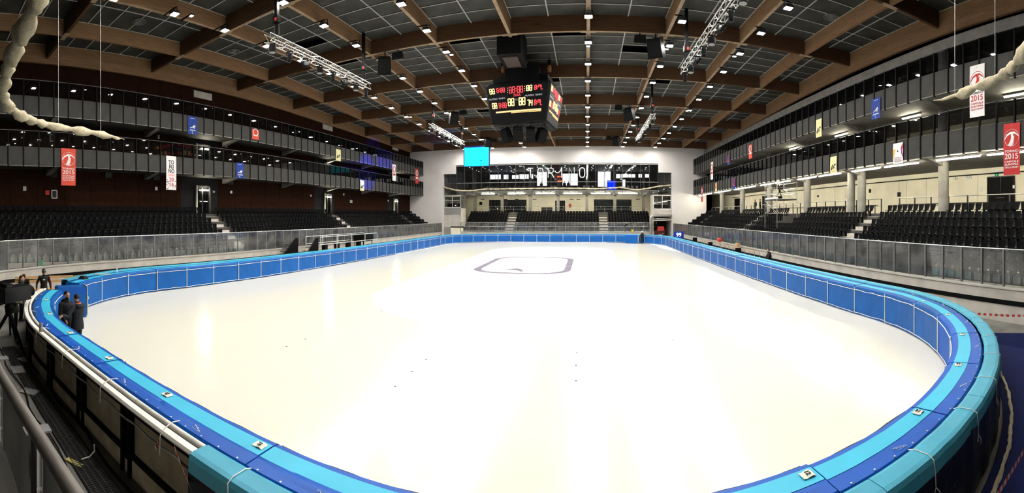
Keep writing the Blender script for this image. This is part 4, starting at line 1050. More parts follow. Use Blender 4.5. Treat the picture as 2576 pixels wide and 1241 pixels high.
for rz, a, b, c, d in ((0,Wb-.12,Wt-.18,Db,Dt),(PI/2,Db-.12,Dt-.18,Wb,Wt),(-PI/2,Db-.12,Dt-.18,Wb,Wt),(PI,Wb-.12,Wt-.18,Db,Dt)):
    score_face(face(a,b,c,d,rz))
m = MB()
for i in range(5): m.tube([(-Wb+.4+i*.85,-Db+.3,-.05),(-Wb+.4+i*.85,Db-.3,-.05)],.03,5)
for i in range(5): m.tube([(-Wb+.3,-Db+.4+i*.75,-.08),(Wb-.3,-Db+.4+i*.75,-.08)],.03,5)
put('lower_lattice', m.mesh('lower_lattice', m_post), sb)
m = MB()
for x in (-1.6,1.6):
    for y in (-1.2,1.2): m.tube([(x,y,Hh-.05),(x,y,Hh+.8)],.07,8)
m.cbox((0,0,Hh+.45),(4.4,3.0,.35)); put('suspension_frame', m.mesh('suspension_frame', m_black), sb)
ho = thing('winch_housing', (-4.9,33.0,14.25), 'black winch box on the roof above the scoreboard', 'winch')
MB().box((-6.2,31.6,14.3),(-3.6,34.6,15.6)).build('frame_mass', m_black, ho)
MB().box((-5.9,27.2,14.75),(-4.3,30.0,16.7)).build('air_unit', m_black, ho); MB().box((-5.6,27.6,14.65),(-4.6,29.5,14.75)).build('grille', m_post, ho)
m_brass = M('chain_bag', (0.16,0.07,0.02), 0.6)
for q, (px, py) in enumerate(((1266,170),(1382,168))):
    p = at(px, py, Y=31.9)
    t = thing('chain_hoist', (p.x,31.9,p.z), 'hoist with brown chain bag %s of the winch box' % ('left','right')[q], 'hoist')
    MB().lathe([(0.14,-0.4),(0.17,-0.1),(0.12,0.1)], p, 10).build('chain_bag', m_brass, t); MB().cbox((p.x,p.y,p.z+0.3),(0.3,0.3,0.4)).build('motor', m_black, t); MB().tube([(p.x,p.y,p.z+0.5),(p.x,p.y,16.4)],.02,5).build('chain', m_black, t)
def speaker_box(c, size, rz, rx, label, name='loudspeaker', hang=True, top=15.0):
    t = thing(name, c, label, 'loudspeaker')
    m = MB(); m.cbox(c, size, rz, rx, taper=0.86); m.build('cabinet', m_black, t)
    R = Matrix.Rotation(rz,3,'Z') @ Matrix.Rotation(rx,3,'X'); g = Vector(c)+R @ Vector((0,-size[1]/2-0.005,0))
    m = MB(); m.cbox(g, (size[0]*0.8,0.012,size[2]*0.82), rz, rx); m.build('grille', m_black, t)
    if hang: MB().tube([(c[0],c[1]+0.1,c[2]),(c[0],c[1]+0.1,top)], 0.045, 6).build('hanger_pole', m_black, t)
    return t
for q, (dx, dy, rz) in enumerate(((-1.35,-0.9,-0.5),(-0.35,-1.5,0.0),(0.55,-1.0,0.15),(1.35,-0.6,0.6))):
    c = (SX+dx, SY+dy, SZ-0.75)
    t = speaker_box(c, (0.75,0.6,1.05), rz, 0.55, 'black loudspeaker slung under the scoreboard, %s from the left' % nth(q+1), top=SZ+0.22)
for q, (px, py, y) in enumerate(((967,165,26.7),(1650,121,26.7),(1142,297,42.5),(1583,287,42.5),(1228,358,58.1),(1550,355,58.1))):
    p = at(px, py, Y=y); sd = 'left' if q % 2 == 0 else 'right'; rw = ('nearest','middle','farthest')[q//2]
    speaker_box((p.x,y,p.z), (1.0,0.8,1.2), 0.5 if sd == 'left' else -0.5, 0.45, '%s of the big black roof loudspeakers %s of the scoreboard' % (rw, sd), top=ZB(y)-0.01)
for q, (px, py, y) in enumerate(((1000,141,26.7),(1610,99,26.7),(1165,283,42.5),(1556,271,42.5),(1245,353,58.1),(1532,347,58.1))):
    p = at(px, py, Y=y); sd = 'left' if q % 2 == 0 else 'right'; rw = ('nearest','middle','farthest')[q//2]
    speaker_box((p.x,y,p.z), (0.8,0.35,0.5), 0, 0.2, '%s small flat loudspeaker on a cross beam, %s of the scoreboard' % (rw, sd), top=ZB(y)-0.03)

# ---- LED screen
A, B = at(1168,372,Y=58.5), at(1230,417,Y=58.5)
ls = thing('led_screen', ((A.x+B.x)/2,58.5,B.z), 'bright cyan LED screen hanging before the white wall', 'screen')
MB().box((A.x,58.5,B.z),(B.x,58.52,A.z)).build('display', M_emit('screen_cyan', (0.03,0.86,1.0), 1.15), ls)
fr = MB(); e = 0.09
fr.box((A.x-e,58.48,B.z-e),(A.x,58.75,A.z+e)).box((B.x,58.48,B.z-e),(B.x+e,58.75,A.z+e)).box((A.x,58.48,A.z),(B.x,58.75,A.z+e+0.1)).box((A.x,58.48,B.z-e),(B.x,58.75,B.z)).box((A.x,58.55,B.z),(B.x,58.75,A.z))
fr.build('bezel', M('bezel_blue', (0.003,0.004,0.10), 0.4), ls)
for x in (A.x+0.5,B.x-0.5): MB().tube([(x,58.6,A.z+0.1),(x,58.6,15.9)],0.03,6).build('hanger', m_black, ls)
m = MB(); m.add([(A.x+2.3,58.492,B.z+0.75),(A.x+2.5,58.492,B.z+0.85),(A.x+2.7,58.492,B.z+0.78),(A.x+2.5,58.492,B.z+0.68)],[(0,1,2,3)]); m.build('screen_mark', M_emit('screen_dim', (0.0,0.45,0.5), 1.0), ls)

# ---- lighting trusses with fixtures
def truss(x, ya, yb, z, nm, seed):
    t = thing('lighting_truss', (x,(ya+yb)/2,z), 'silver lattice lighting truss, the %s one' % nm, 'truss')
    r = 0.2; cs = [(-r,-r),(r,-r),(r,r),(-r,r)]
    for a, b in cs: MB().tube([(x+a,ya,z+b),(x+a,yb,z+b)], 0.028, 6).build('chord', m_alu, t)
    m = MB(); n = int((yb-ya)/0.42)
    for i in range(n):
        y0, y1 = ya+(yb-ya)*i/n, ya+(yb-ya)*(i+1)/n
        for q in range(4):
            a, b = cs[q], cs[(q+1) % 4]
            if i % 2: a, b = b, a
            m.tube([(x+a[0],y0,z+a[1]),(x+b[0],y1,z+b[1])], 0.013, 4, cap=False)
    m.build('lattice', m_alu, t, kind='stuff')
    for q, y in enumerate((ya+0.7, yb-0.7)):
        h = thing('chain_hoist', (x,y,z+0.3), 'black chain hoist at the %s end of the %s truss' % (('near','far')[q], nm), 'hoist')
        MB().lathe([(0.10,0.2),(0.13,0.35),(0.13,0.85),(0.08,0.95)], (x,y,z), 10).build('chain_bag', m_black, h)
        MB().cbox((x,y,z+1.15),(0.32,0.28,0.36)).build('motor', m_black, h)
        MB().cbox((x+0.06,y-0.15,z+1.12),(0.12,0.03,0.16)).build('red_plate', m_red, h)
        MB().box((x-0.09,y-0.09,z+1.33),(x+0.09,y+0.09,ZB(y)+0.95)).build('drop_pole', m_black, h)
    ns = 8
    for i in range(ns):
        y = ya+0.35+(yb-ya-0.7)*i/(ns-1); kind = ('wash','spot','blinder')[i % 3]
        lab = {'wash':'round wash light','spot':'slim moving spotlight','blinder':'four lamp blinder light'}[kind]
        f = thing('stage_light', (x,y,z-0.3), '%s, %s along the %s truss' % (lab, nth(i+1), nm), 'stage light', 'stage lights on the trusses')
        m = MB(); m.box((x-0.2,y-0.03,z-0.42),(x-0.17,y+0.03,z-0.22)); m.box((x+0.17,y-0.03,z-0.42),(x+0.2,y+0.03,z-0.22)); m.box((x-0.2,y-0.03,z-0.25),(x+0.2,y+0.03,z-0.2)); m.build('yoke', m_black, f)
        if kind == 'wash':
            MB().lathe([(0.10,-0.3),(0.19,-0.34),(0.2,-0.62),(0.22,-0.66)], (x,y,z), 14).build('body', m_black, f)
            MB().lathe([(0.17,-0.672),(0.17,-0.664)], (x,y,z), 14).build('lens', m_whitep, f)
        elif kind == 'spot':
            MB().lathe([(0.08,-0.28),(0.12,-0.34),(0.12,-0.72),(0.09,-0.78)], (x,y,z), 12).build('body', m_black, f)
            MB().lathe([(0.07,-0.79),(0.07,-0.782)], (x,y,z), 12).build('lens', m_post, f)
        else:
            R = Matrix.Rotation(0.9 if x < AX else -0.9, 3, 'Y') @ Matrix.Rotation(0.35,3,'X')
            c = Vector((x,y,z-0.5)); m = MB(); m.cbox(c, (0.4,0.4,0.16), 0, 0.35, 0.9 if x < AX else -0.9); m.build('body', m_black, f)
            for a in (-0.1,0.1):
                for b in (-0.1,0.1):
                    p = c+R @ Vector((a,b,-0.085)); MB().lathe([(0.085,-0.006),(0.085,0.006)], p, 10, R).build('lens', M_emit('blinder_lens', (0.9,0.9,0.85), 0.75), f)
truss(-14.75, 15.6, 25.9, 13.2, 'nearer brown-wall', 1)
truss(6.05, 15.2, 25.8, 13.2, 'nearer cream-wall', 2)
truss(-15.25, 39.2, 50.5, 13.1, 'farther brown-wall', 3)
truss(6.05, 38.0, 50.3, 13.2, 'farther cream-wall', 4)
# a blue beam from the farther left truss washes over the left balconies and roof beams
def spot(loc, tgt, col, en, ang, name):
    l = bpy.data.lights.new(name, 'SPOT'); l.color = col; l.energy = en; l.spot_size = ang; l.spot_blend = 0.5; l.shadow_soft_size = 0.12
    o = bpy.data.objects.new(name, l); COL.objects.link(o); o.location = loc
    o.rotation_euler = (Vector(tgt)-Vector(loc)).to_track_quat('-Z','Y').to_euler()
spot((-15.25,46.0,12.2), (-29.5,47.5,9.3), (0.0,0.02,1.0), 42000, 0.42, 'blue_stage_beam')
spot((-15.25,47.5,12.3), (-29.5,53.0,12.2), (0.0,0.02,1.0), 36000, 0.42, 'blue_balcony_beam')
spot((-15.25,49.5,12.3), (-19.8,56.5,15.2), (0.03,0.03,1.0), 2500, 0.45, 'blue_roof_beam')
# ================================================================== right concourse
for j in range(1, len(TY)-1):
    for q, (a, b) in enumerate(((0.8,3.9),(4.4,7.5))):
        tube_light((17.95,TY[j]+a,7.3), (17.95,TY[j]+b,7.3), 'tube light under the lower right balcony, %s from the camera' % nth(j*2-1+q), 'tube lights under the lower right balcony')
    if j in (2,3,4,5): tube_light((19.55,TY[j]+2.2,10.7), (19.55,TY[j]+3.9,10.7), 'tube light under the upper right balcony, %s from the camera' % nth(j-1), 'tube lights under the upper right balcony')
MB().box((XR-0.22,1,7.0),(XR-0.05,YW,7.06)).build('cable_tray', m_black, base=(XR-0.1,30,7.0), label='black cable tray along the cream concourse wall', cat='cable tray')
MB().box((19.9,1,10.55),(20.1,YW,10.61)).build('cable_tray', m_post, base=(20,30,10.6), label='grey cable tray under the upper right balcony', cat='cable tray')
ztop = Z0R+(NROW-1)*RISE+0.2
xh = 20.1
for q, (a, b) in enumerate(((5.2,21.9),(23.9,40.8),(42.8,59.5),(61.5,65.8))):
    t = thing('handrail', (xh,(a+b)/2,ztop), 'grey steel handrail behind the top right seats, %s section from the camera' % nth(q+1), 'handrail')
    MB().tube([(xh,a,ztop+1.1),(xh,b,ztop+1.1)], 0.03, 6).build('top_bar', m_steel, t); MB().tube([(xh,a,ztop+0.55),(xh,b,ztop+0.55)], 0.018, 6).build('middle_bar', m_steel, t)
    n = max(2, int((b-a)/1.5))
    for i in range(n+1): MB().box((xh-0.03,a+(b-a)*i/n-0.04,ztop),(xh+0.03,a+(b-a)*i/n+0.04,ztop+1.1)).build('post', m_post, t)
    d = thing('press_desk', (xh-0.3,(a+b)/2,ztop), 'narrow black press desk behind the top right seats, %s section from the camera' % nth(q+1), 'desk')
    MB().box((xh-0.42,a+0.3,ztop+0.62),(xh-0.06,b-0.3,ztop+0.66)).build('desk_top', m_blackgloss, d)
    for i in range(max(2, int((b-a)/2))): MB().box((xh-0.2,a+0.5+i*2,ztop),(xh-0.16,a+0.55+i*2,ztop+0.62)).build('leg', m_black, d)
def door_right(n, px0, px1, py0, label):
    A, B = at(px0,py0,X=XR-0.02), at(px1,py0,X=XR-0.02); y0, y1 = min(A.y,B.y), max(A.y,B.y)
    d = thing('door_%d' % n, (XR,(y0+y1)/2,ztop), label, 'door', kind='structure')
    MB().box((XR-0.06,y0,ztop),(XR-0.005,y1,6.75)).build('door_leaf', m_black, d)
    f = MB(); f.box((XR-0.1,y0-0.06,ztop),(XR-0.05,y0,6.8)); f.box((XR-0.1,y1,ztop),(XR-0.05,y1+0.06,6.8)); f.box((XR-0.1,y0,6.75),(XR-0.05,y1,6.82)); f.box((XR-0.08,(y0+y1)/2-0.02,ztop),(XR-0.06,(y0+y1)/2+0.02,6.75)); f.build('door_frame', m_blackgloss, d)
    MB().box((XR-0.14,(y0+y1)/2-0.35,5.3),(XR-0.1,(y0+y1)/2+0.35,5.36)).build('push_bar', m_post, d)
door_right(20, 2486, 2552, 447, 'wide black double door in the cream concourse wall near the camera')
door_right(21, 1849, 1861, 500, 'narrow black door in the cream wall beyond the scaffold')
door_right(22, 1919, 1934, 496, 'black door in the cream wall behind two standing people')
def wall_sign(px0, px1, py0, py1, txt, label, mat=None, col=None, X=None, side=1):
    X = (XR-0.02) if X is None else X
    A, B = at(px0,py0,X=X), at(px1,py1,X=X); y0, y1 = min(A.y,B.y), max(A.y,B.y); z0, z1 = min(A.z,B.z), max(A.z,B.z)
    if not txt: return MB().box((X-side*0.03,y0,z0),(X,y1,z1)).build('wall_sign', mat or m_whitep, base=(X,(y0+y1)/2,z0), label=label, cat='sign')
    s = thing('wall_sign', (X,(y0+y1)/2,z0), label, 'sign')
    MB().box((X-side*0.03,y0,z0),(X,y1,z1)).build('plate', mat or m_whitep, s)
    if txt:
        m = MB(); add_text(m, txt, (X-side*0.035,(y0+y1)/2,(z0+z1)/2), (0,-side,0), (0,0,1), (z1-z0)*0.8, fit=(y1-y0)*0.62 if len(txt) > 1 else None); m.build('lettering', col or m_ink, s)
    return s
m_green = M_emit('exit_green', (0.05,0.45,0.2), 0.5)
wall_sign(100,108,655,668,'','small green and white exit plate on the glass by the pine bench', X=-22.75, side=-1, mat=m_green)
wall_sign(2401,2409,441,453,'L','white wall sign with the letter L on the concourse')
wall_sign(2430,2444,439,451,'CI','white wall sign with the letters CI on the concourse')
wall_sign(2463,2471,468,482,'','plain white notice left of the black double door')
wall_sign(2548,2553,466,474,'','small white card on the black double door edge', X=XR-0.12)
wall_sign(2503,2512,437,446,'I','green exit sign above the black double door', mat=m_green, col=m_whitep)
MB().box((XR-0.2,at(2520,431,X=XR).y-0.6,at(2520,431,X=XR).z-0.05),(XR-0.05,at(2520,431,X=XR).y+0.6,at(2520,431,X=XR).z+0.08)).build('emergency_lamp', m_whitep, base=(XR-0.1,at(2520,431,X=XR).y,7), label='white emergency light bar above the black double door', cat='lamp')
wall_sign(2123,2128,488,500,'','white notice sheet left of the second right column')
wall_sign(2186,2191,476,485,'','small dark sign right of the second right column', mat=m_black)
wall_sign(2056,2060,492,496,'','tiny dark sign near the doubled right columns', mat=m_black)
wall_sign(2258,2266,484,495,'','black arrow sign on the upper handrail', mat=m_black, X=xh)
# wall joints on the cream wall
for px in (2100,2133,2262,2280,2330,2460):
    y_ = at(px,480,X=XR).y; MB().box((XR-0.012,y_-0.012,ztop),(XR,y_+0.012,7.0)).build('joint', m_conc, wr)
# scaffold tower with a camera on a tripod
ty0, ty1, tx0, tx1 = 33.6, 36.2, 16.3, 18.3
zf = Z0R+4*RISE
scf = thing('scaffold_tower', ((tx0+tx1)/2,(ty0+ty1)/2,zf), 'grey tube scaffold tower standing among the right seats', 'scaffold')
for x in (tx0,tx1):
    for y in (ty0,ty1): MB().tube([(x,y,zf-0.6 if x < 17 else zf+0.4),(x,y,7.2)], 0.03, 6).build('upright', m_steel, scf)
for z in (4.3,5.0,5.6,6.1,6.6,7.1):
    for a, b in (((tx0,ty0),(tx0,ty1)),((tx1,ty0),(tx1,ty1)),((tx0,ty0),(tx1,ty0)),((tx0,ty1),(tx1,ty1))): MB().tube([(*a,z),(*b,z)], 0.022, 6).build('ledger', m_steel, scf)
for a, b in (((tx0,ty0,4.3),(tx0,ty1,5.5)),((tx0,ty1,4.3),(tx0,ty0,5.5)),((tx1,ty0,5.6),(tx1,ty1,6.6))): MB().tube([a,b],0.02,6).build('brace', m_steel, scf)
MB().box((tx0,ty0,5.5),(tx1,ty1,5.6)).build('platform', m_post, scf); MB().box((tx0+0.05,ty0,5.6),(tx0+0.1,ty1,5.75)).build('toe_board', m_alu, scf)
def tripod_camera(c, zt, label, k=1.0, rz=0.0, broadcast=False):
    t = thing('television_camera', c, label, 'camera'); x, y, z = c
    for i in range(3):
        a = 2*PI*i/3+0.5; MB().tube([(x,y,zt-0.25*k),(x+0.5*k*math.cos(a),y+0.5*k*math.sin(a),z)], [0.05*k,0.03*k], 8).build('tripod_leg', m_black, t)
    MB().lathe([(0.1*k,zt-0.3*k),(0.12*k,zt-0.15*k),(0.08*k,zt-0.05*k)], (x,y,0), 12).build('fluid_head', m_black, t)
    m = MB(); m.cbox((x,y,zt+0.13*k), (0.26*k,0.6*k,0.32*k), rz); m.build('camera_body', m_blackgloss, t)
    d = Vector((-math.sin(rz), math.cos(rz), 0))
    m = MB(); p = Vector((x,y,zt+0.15*k)); m.tube([p+d*0.25*k, p+d*(0.75 if broadcast else 0.5)*k], [0.11*k,0.13*k], 12); m.build('lens_barrel', m_black, t)
    m = MB(); q = p-d*0.1*k+Vector((0,0,0.22*k)); m.cbox(q, (0.28*k,0.2*k,0.12*k), rz); m.build('viewfinder', m_blackgloss, t)
    m = MB(); m.tube([p-d*0.2*k-Vector((0,0,0.2*k)), p-d*0.65*k-Vector((0.15*k,0,0.32*k))], 0.018*k, 6); m.build('pan_handle', m_black, t)
    if broadcast:
        m = MB(); m.cbox(p+d*0.15*k+Vector((0,0,0.02)), (0.36*k,0.85*k,0.36*k), rz); m.build('lens_box', m_blackgloss, t)
    return t
tripod_camera((17.2,34.9,5.6), 6.55, 'black video camera on a tripod atop the scaffold', 0.95, 1.3)
MB().box((16.6,34.0,5.6),(17.0,34.5,5.85)).build('equipment_case', m_black, base=(16.8,34.2,5.6), label='black equipment case on the scaffold platform', cat='case')

# ================================================================== banners
XBL, XBR = AX-D_BAL+0.056, AX+D_BAL-0.056
m_brd = M('banner_red', (0.55,0.065,0.04), 0.7, var=0.05); m_brd2 = M('banner_dark_red', (0.42,0.03,0.03), 0.7, var=0.05)
m_bwh = M('banner_white', (0.72,0.70,0.70), 0.7, var=0.03); m_bbl = M('banner_blue', (0.006,0.03,0.20), 0.6, var=0.05); m_byl = M('banner_cream', (0.66,0.62,0.33), 0.7, var=0.03)
m_magenta = M('print_magenta', (0.30,0.03,0.22), 0.7); m_gold = M('print_gold', (0.65,0.42,0.10), 0.7)
def banner(side, px0, px1, py0, py1, mat, design, label):
    s = -1 if side == 'left' else 1; X = XBL if s < 0 else XBR
    pc = (px0+px1)/2; A, B = at(px0,(py0+py1)/2,X=X), at(px1,(py0+py1)/2,X=X)
    zt, zb = at(pc,py0,X=X).z, at(pc,py1,X=X).z
    ya, yb = min(A.y,B.y), max(A.y,B.y); W = yb-ya; H_ = zt-zb; yc = (ya+yb)/2
    t = thing('banner', (X,yc,zb), label, 'banner', 'banners on the balconies')
    ux = Vector((0,-s,0)); uy = Vector((0,0,1)); nn = Vector((-s,0,0))
    def q(u, v, o=0.006): return Vector((X,yc,zt))+ux*(u*W)+Vector((0,0,-v*H_))+nn*(o+0.02*math.sin(v*3))   # u -0.5..0.5, v 0 top..1
    m = MB(); rings = [[q(-.5,v,-.004),q(.5,v,-.004),q(.5,v,.004),q(-.5,v,.004)] for v in [i/6 for i in range(7)]]; m.loft(rings); m.build('cloth', mat, t)
    def txt(parts, col, nm):
        m = MB()
        for body, v, size, fit in parts: add_text(m, body, q(0,v,.012), ux, uy, size*H_, fit=fit*W, bold=0.012)
        m.build(nm, col, t)
    def stripe_poly(pts, col, nm): m = MB(); m.add([q(u,v,.011) for u, v in pts], [tuple(range(len(pts)))]); m.build(nm, col, t)
    asp = W/H_
    if design.startswith('torino'):
        c1, c2, c3 = {'torino_r': (m_bwh,)*3, 'torino_w': (m_brd2, m_ink, m_brd2)}[design]
        cy, R = .285, .44
        m = MB(); m.tube([q(R*math.cos(a), cy+R*asp*math.sin(a), .012) for a in [2*PI*i/28 for i in range(28)]], 0.012*W, 4, closed=True); m.build('emblem_ring', c1, t)
        m = MB()
        up = [(-.43,cy+.03*asp),(-.30,cy-.2*asp),(-.05,cy-.32*asp),(.2,cy-.30*asp),(.42,cy-.1*asp)]; lo = [(.43,cy-.04*asp),(.2,cy-.2*asp),(-.02,cy-.21*asp),(-.25,cy-.12*asp),(-.43,cy+.10*asp)]
        pts = [q(u,v,.013) for u, v in up+lo]; n = len(up)
        for i in range(n-1): m.add([pts[i],pts[i+1],pts[2*n-2-i],pts[2*n-1-i]], [(0,1,2,3)])
        st = [(-.04,-.20,.10,-.20),(-.02,0.0,.12,0.0),(-.10,.2,.10,.2),(-.22,.38,.02,.42)]
        for (a,b,c,d),(e,f,g,h) in zip(st, st[1:]): m.add([q(a,cy+b*asp,.013),q(c,cy+d*asp,.013),q(g,cy+h*asp,.013),q(e,cy+f*asp,.013)], [(0,1,2,3)])
        m.add([q(.14,cy-.1*asp,.013),q(.17,cy-.1*asp,.013),q(.10,cy+.41*asp,.013),q(.06,cy+.41*asp,.013)], [(0,1,2,3)])
        m.build('road_emblem', c1, t)
        txt([('TORINO',.545,.062,.86)], c2, 'city_lettering'); txt([('2015',.645,.155,.82)], c1, 'year_lettering')
        txt([('CAPITALE',.745,.052,.84),('EUROPEA',.80,.052,.84),('DELLO SPORT',.855,.045,.84)], c3, 'motto_lettering')
        txt([('o',.045,.02,.05)], c2, 'corner_mark')
    elif design == 'stack':
        [txt([w_], m_ink, 'city_lettering') for w_ in (('TO',.19,.17,.56),('RI',.32,.17,.42),('NO',.45,.17,.58))]; txt([('20',.70,.16,.46)], m_brd2, 'year_lettering'); txt([('15',.85,.16,.42)], m_brd2, 'year_lettering')
        stripe_poly([(-.3,.535),(.3,.535),(.3,.6),(-.3,.6)], M('print_pink',(0.7,0.4,0.38),0.7), 'pink_block')
        rr = random.Random(4)
        for i in range(26):
            m = MB(); u, v = rr.choice([rr.uniform(-.48,-.3),rr.uniform(.3,.48),rr.uniform(-.48,.48)]), rr.uniform(.68,.97); m.add([q(u,v,.011),q(u+.07,v-.004,.011),q(u+.05,v+.02,.011),q(u-.01,v+.014,.011)],[(0,1,2,3)]); m.build('ink_splash', m_ink, t)
    elif design == 'blue':
        m = MB()
        for a, b in (((-.28,.66),(-.05,.6)),((-.05,.6),(.12,.5)),((.02,.62),(.28,.53)),((.2,.46),(.16,.68)),((.02,.66),(.1,.5))): m.tube([q(*a,.012),q(*b,.012)], 0.035*W, 4)
        m.build('skier_emblem', m_whitep, t)
        for v, w_ in ((.745,.30),(.78,.36)): stripe_poly([(-w_,v),(w_,v),(w_,v+.016),(-w_,v+.016)], m_whitep, 'print_line')
        stripe_poly([(-.25,.1),(.2,.09),(.2,.105),(-.25,.115)], m_whitep, 'print_line')
        m = MB(); m.tube([q(.02+.1*math.cos(a),.89+.1*asp*math.sin(a),.012) for a in [1.2+i*.5 for i in range(7)]], .02*W, 4); m.build('arc_emblem', m_whitep, t)
    elif design == 'cream':
        for u, v, r in ((-.1,.52,.09),(.2,.5,.10),(.36,.48,.07),(-.2,.62,.10),(.05,.6,.10),(-.28,.72,.11),(-.08,.7,.08),(.1,.66,.09)):
            m = MB(); m.add([q(u+r*math.cos(a)*.9+r*math.sin(a)*.2,v+r*asp*math.sin(a),.012) for a in [2*PI*i/10 for i in range(10)]],[tuple(range(10))]); m.build('dot', m_ink, t)
        stripe_poly([(-.3,.85),(.3,.84),(.3,.87),(-.3,.88)], m_gold, 'caption_bar')
    elif design == 'games':
        stripe_poly([(.5,.0),(.5,.75),(.32,.5),(.28,.25)], m_magenta, 'magenta_wedge'); stripe_poly([(.5,.02),(.5,.3),(.3,.24)], m_brd2, 'red_wedge')
        stripe_poly([(-.5,.32),(-.2,.26),(-.4,.7),(-.5,.75)], m_gold, 'gold_wedge')
        txt([('WORLD',.72,.085,.7),('MASTERS',.80,.07,.74),('GAMES',.88,.085,.7)], M('print_grey_rose',(0.45,0.3,0.36),0.7), 'event_lettering')
        m = MB(); m.tube([q(0,.35,.012),q(-.02,.45,.012)],.03*W,4); m.tube([q(.06,.42,.012),q(-.08,.4,.012)],.02*W,4); m.build('runner_emblem', m_ink, t)
    elif design == 'far':
        stripe_poly([(-.32,.56),(.32,.56),(.32,.68),(-.32,.68)], m_bwh if mat in (m_brd,m_brd2) else m_brd2, 'print_block')
        m = MB(); m.tube([q(.36*math.cos(a),.3+.36*asp*math.sin(a),.012) for a in [2*PI*i/16 for i in range(16)]], 0.05*W, 4, closed=True); m.build('emblem_ring', m_bwh if mat in (m_brd,m_brd2) else m_brd2, t)
for b in (('left',154,190,374,467,m_brd,'torino_r','tall orange-red banner with white road emblem on the lower brown-wall balcony'),
          ('left',418,443,393,478,m_bwh,'stack','white banner with stacked black letters on the lower left balcony'),
          ('left',473,496,294,338,m_bbl,'blue','dark blue banner with a white skier on the upper left balcony'),
          ('left',634,651,326,351,m_brd,'far','short orange red banner on the upper left balcony'),
          ('left',594,613,410,449,m_bbl,'blue','dark blue banner with a white skier on the lower left balcony'),
          ('left',845,857,376,405,m_byl,'cream','cream dotted banner on the upper left balcony'),
          ('left',906,916,454,480,m_byl,'cream','cream dotted banner on the lower left balcony'),
          ('left',987,996,414,455,m_bwh,'far','narrow white and purple banner at the far upper left balcony'),
          ('left',1045,1052,425,462,m_brd2,'far','narrow red banner at the far end of the left balconies'),
          ('right',2440,2477,163,294,m_bwh,'torino_w','tall white banner with red road emblem behind the hanging net'),
          ('right',2525,2566,310,440,m_brd2,'torino_r','tall dark red banner with white road emblem on the lower cream-wall balcony'),
          ('right',2193,2215,247,299,m_bbl,'blue','dark blue banner with a white skier on the upper right balcony'),
          ('right',2053,2067,300,345,m_byl,'cream','cream dotted banner on the upper right balcony'),
          ('right',2089,2105,394,437,m_byl,'cream','cream dotted banner on the lower right balcony near a column'),
          ('right',2247,2272,360,412,m_bwh,'games','white sports games banner with coloured wedges on the lower right balcony'),
          ('right',1884,1892,364,399,m_brd,'far','orange red banner at middle of the upper right balcony'),
          ('right',1830,1836,391,415,m_bbl,'far','small blue banner at the far upper right balcony'),
          ('right',1788,1794,408,452,m_bwh,'far','narrow white banner between the far right balconies'),
          ('right',1799,1804,460,482,m_byl,'far','small cream banner at the far lower right balcony'),
          ('right',1843,1850,449,477,m_bbl,'far','blue banner at the far lower right balcony'),
          ('right',1764,1768,470,508,m_brd2,'far','narrow red banner hanging lowest at the far right')):
    banner(*b)

# ================================================================== left wall fittings
m_sp = M('wall_speaker', (0.02,0.02,0.02), 0.6)
for q, (px, py) in enumerate(((134,435),(272,437),(393,442),(580,455))):
    p = at(px, py, X=XL+0.1); MB().box((XL,p.y-0.28,p.z-0.33),(XL+0.2,p.y+0.28,p.z+0.33)).build('wall_loudspeaker', m_sp, base=(XL,p.y,p.z), label='dark grey loudspeaker on the left brown wall, %s from the camera' % nth(q+1), cat='loudspeaker', group='left wall loudspeakers')
for q, (px0,px1,py0,py1) in enumerate(((58,66,469,480),(390,396,470,479),(535,540,480,485),(579,584,480,487),(780,784,490,495),(863,866,487,492),(880,886,503,511),(975,978,503,507),(397,401,340,350),(567,571,363,371))):
    wall_sign(px0,px1,py0,py1,'','small white and green exit plate on the left wall, %s of these' % nth(q+1), X=XL+0.02, side=-1, mat=(m_whitep if q % 2 else M('plate_grey',(0.4,0.4,0.38),0.6)))
def frame_left(px0,px1,py0,py1,label):
    A, B = at(px0,py0,X=XL+0.02), at(px1,py1,X=XL+0.02); t = thing('picture_frame', (XL,(A.y+B.y)/2,B.z), label, 'frame')
    f = MB(); y0, y1, z0, z1 = A.y, B.y, B.z, A.z
    for a in (((y0,z0),(y1,z0+.06)),((y0,z1-.06),(y1,z1)),((y0,z0),(y0+.06,z1)),((y1-.06,z0),(y1,z1))): f.box((XL,a[0][0],a[0][1]),(XL+.05,a[1][0],a[1][1]))
    f.build('border', m_whitep, t); MB().box((XL,y0+.06,z0+.06),(XL+.02,y1-.06,z1-.06)).build('backing', m_blackgloss, t)
frame_left(129,144,478,500,'white framed black board on the left brown wall')
frame_left(125,137,337,357,'thin framed dark board on the upper left wall')
wall_sign(114,124,479,491,'','small dark red extinguisher plate beside the white framed board', X=XL+0.02, side=-1, mat=m_brd2)
for st in STAIRS[1:]:
    MB().box((XL-0.01,st-1.0,14.45),(XL+0.1,st+1.0,15.05)).build('lintel_panel', m_conc, wl)

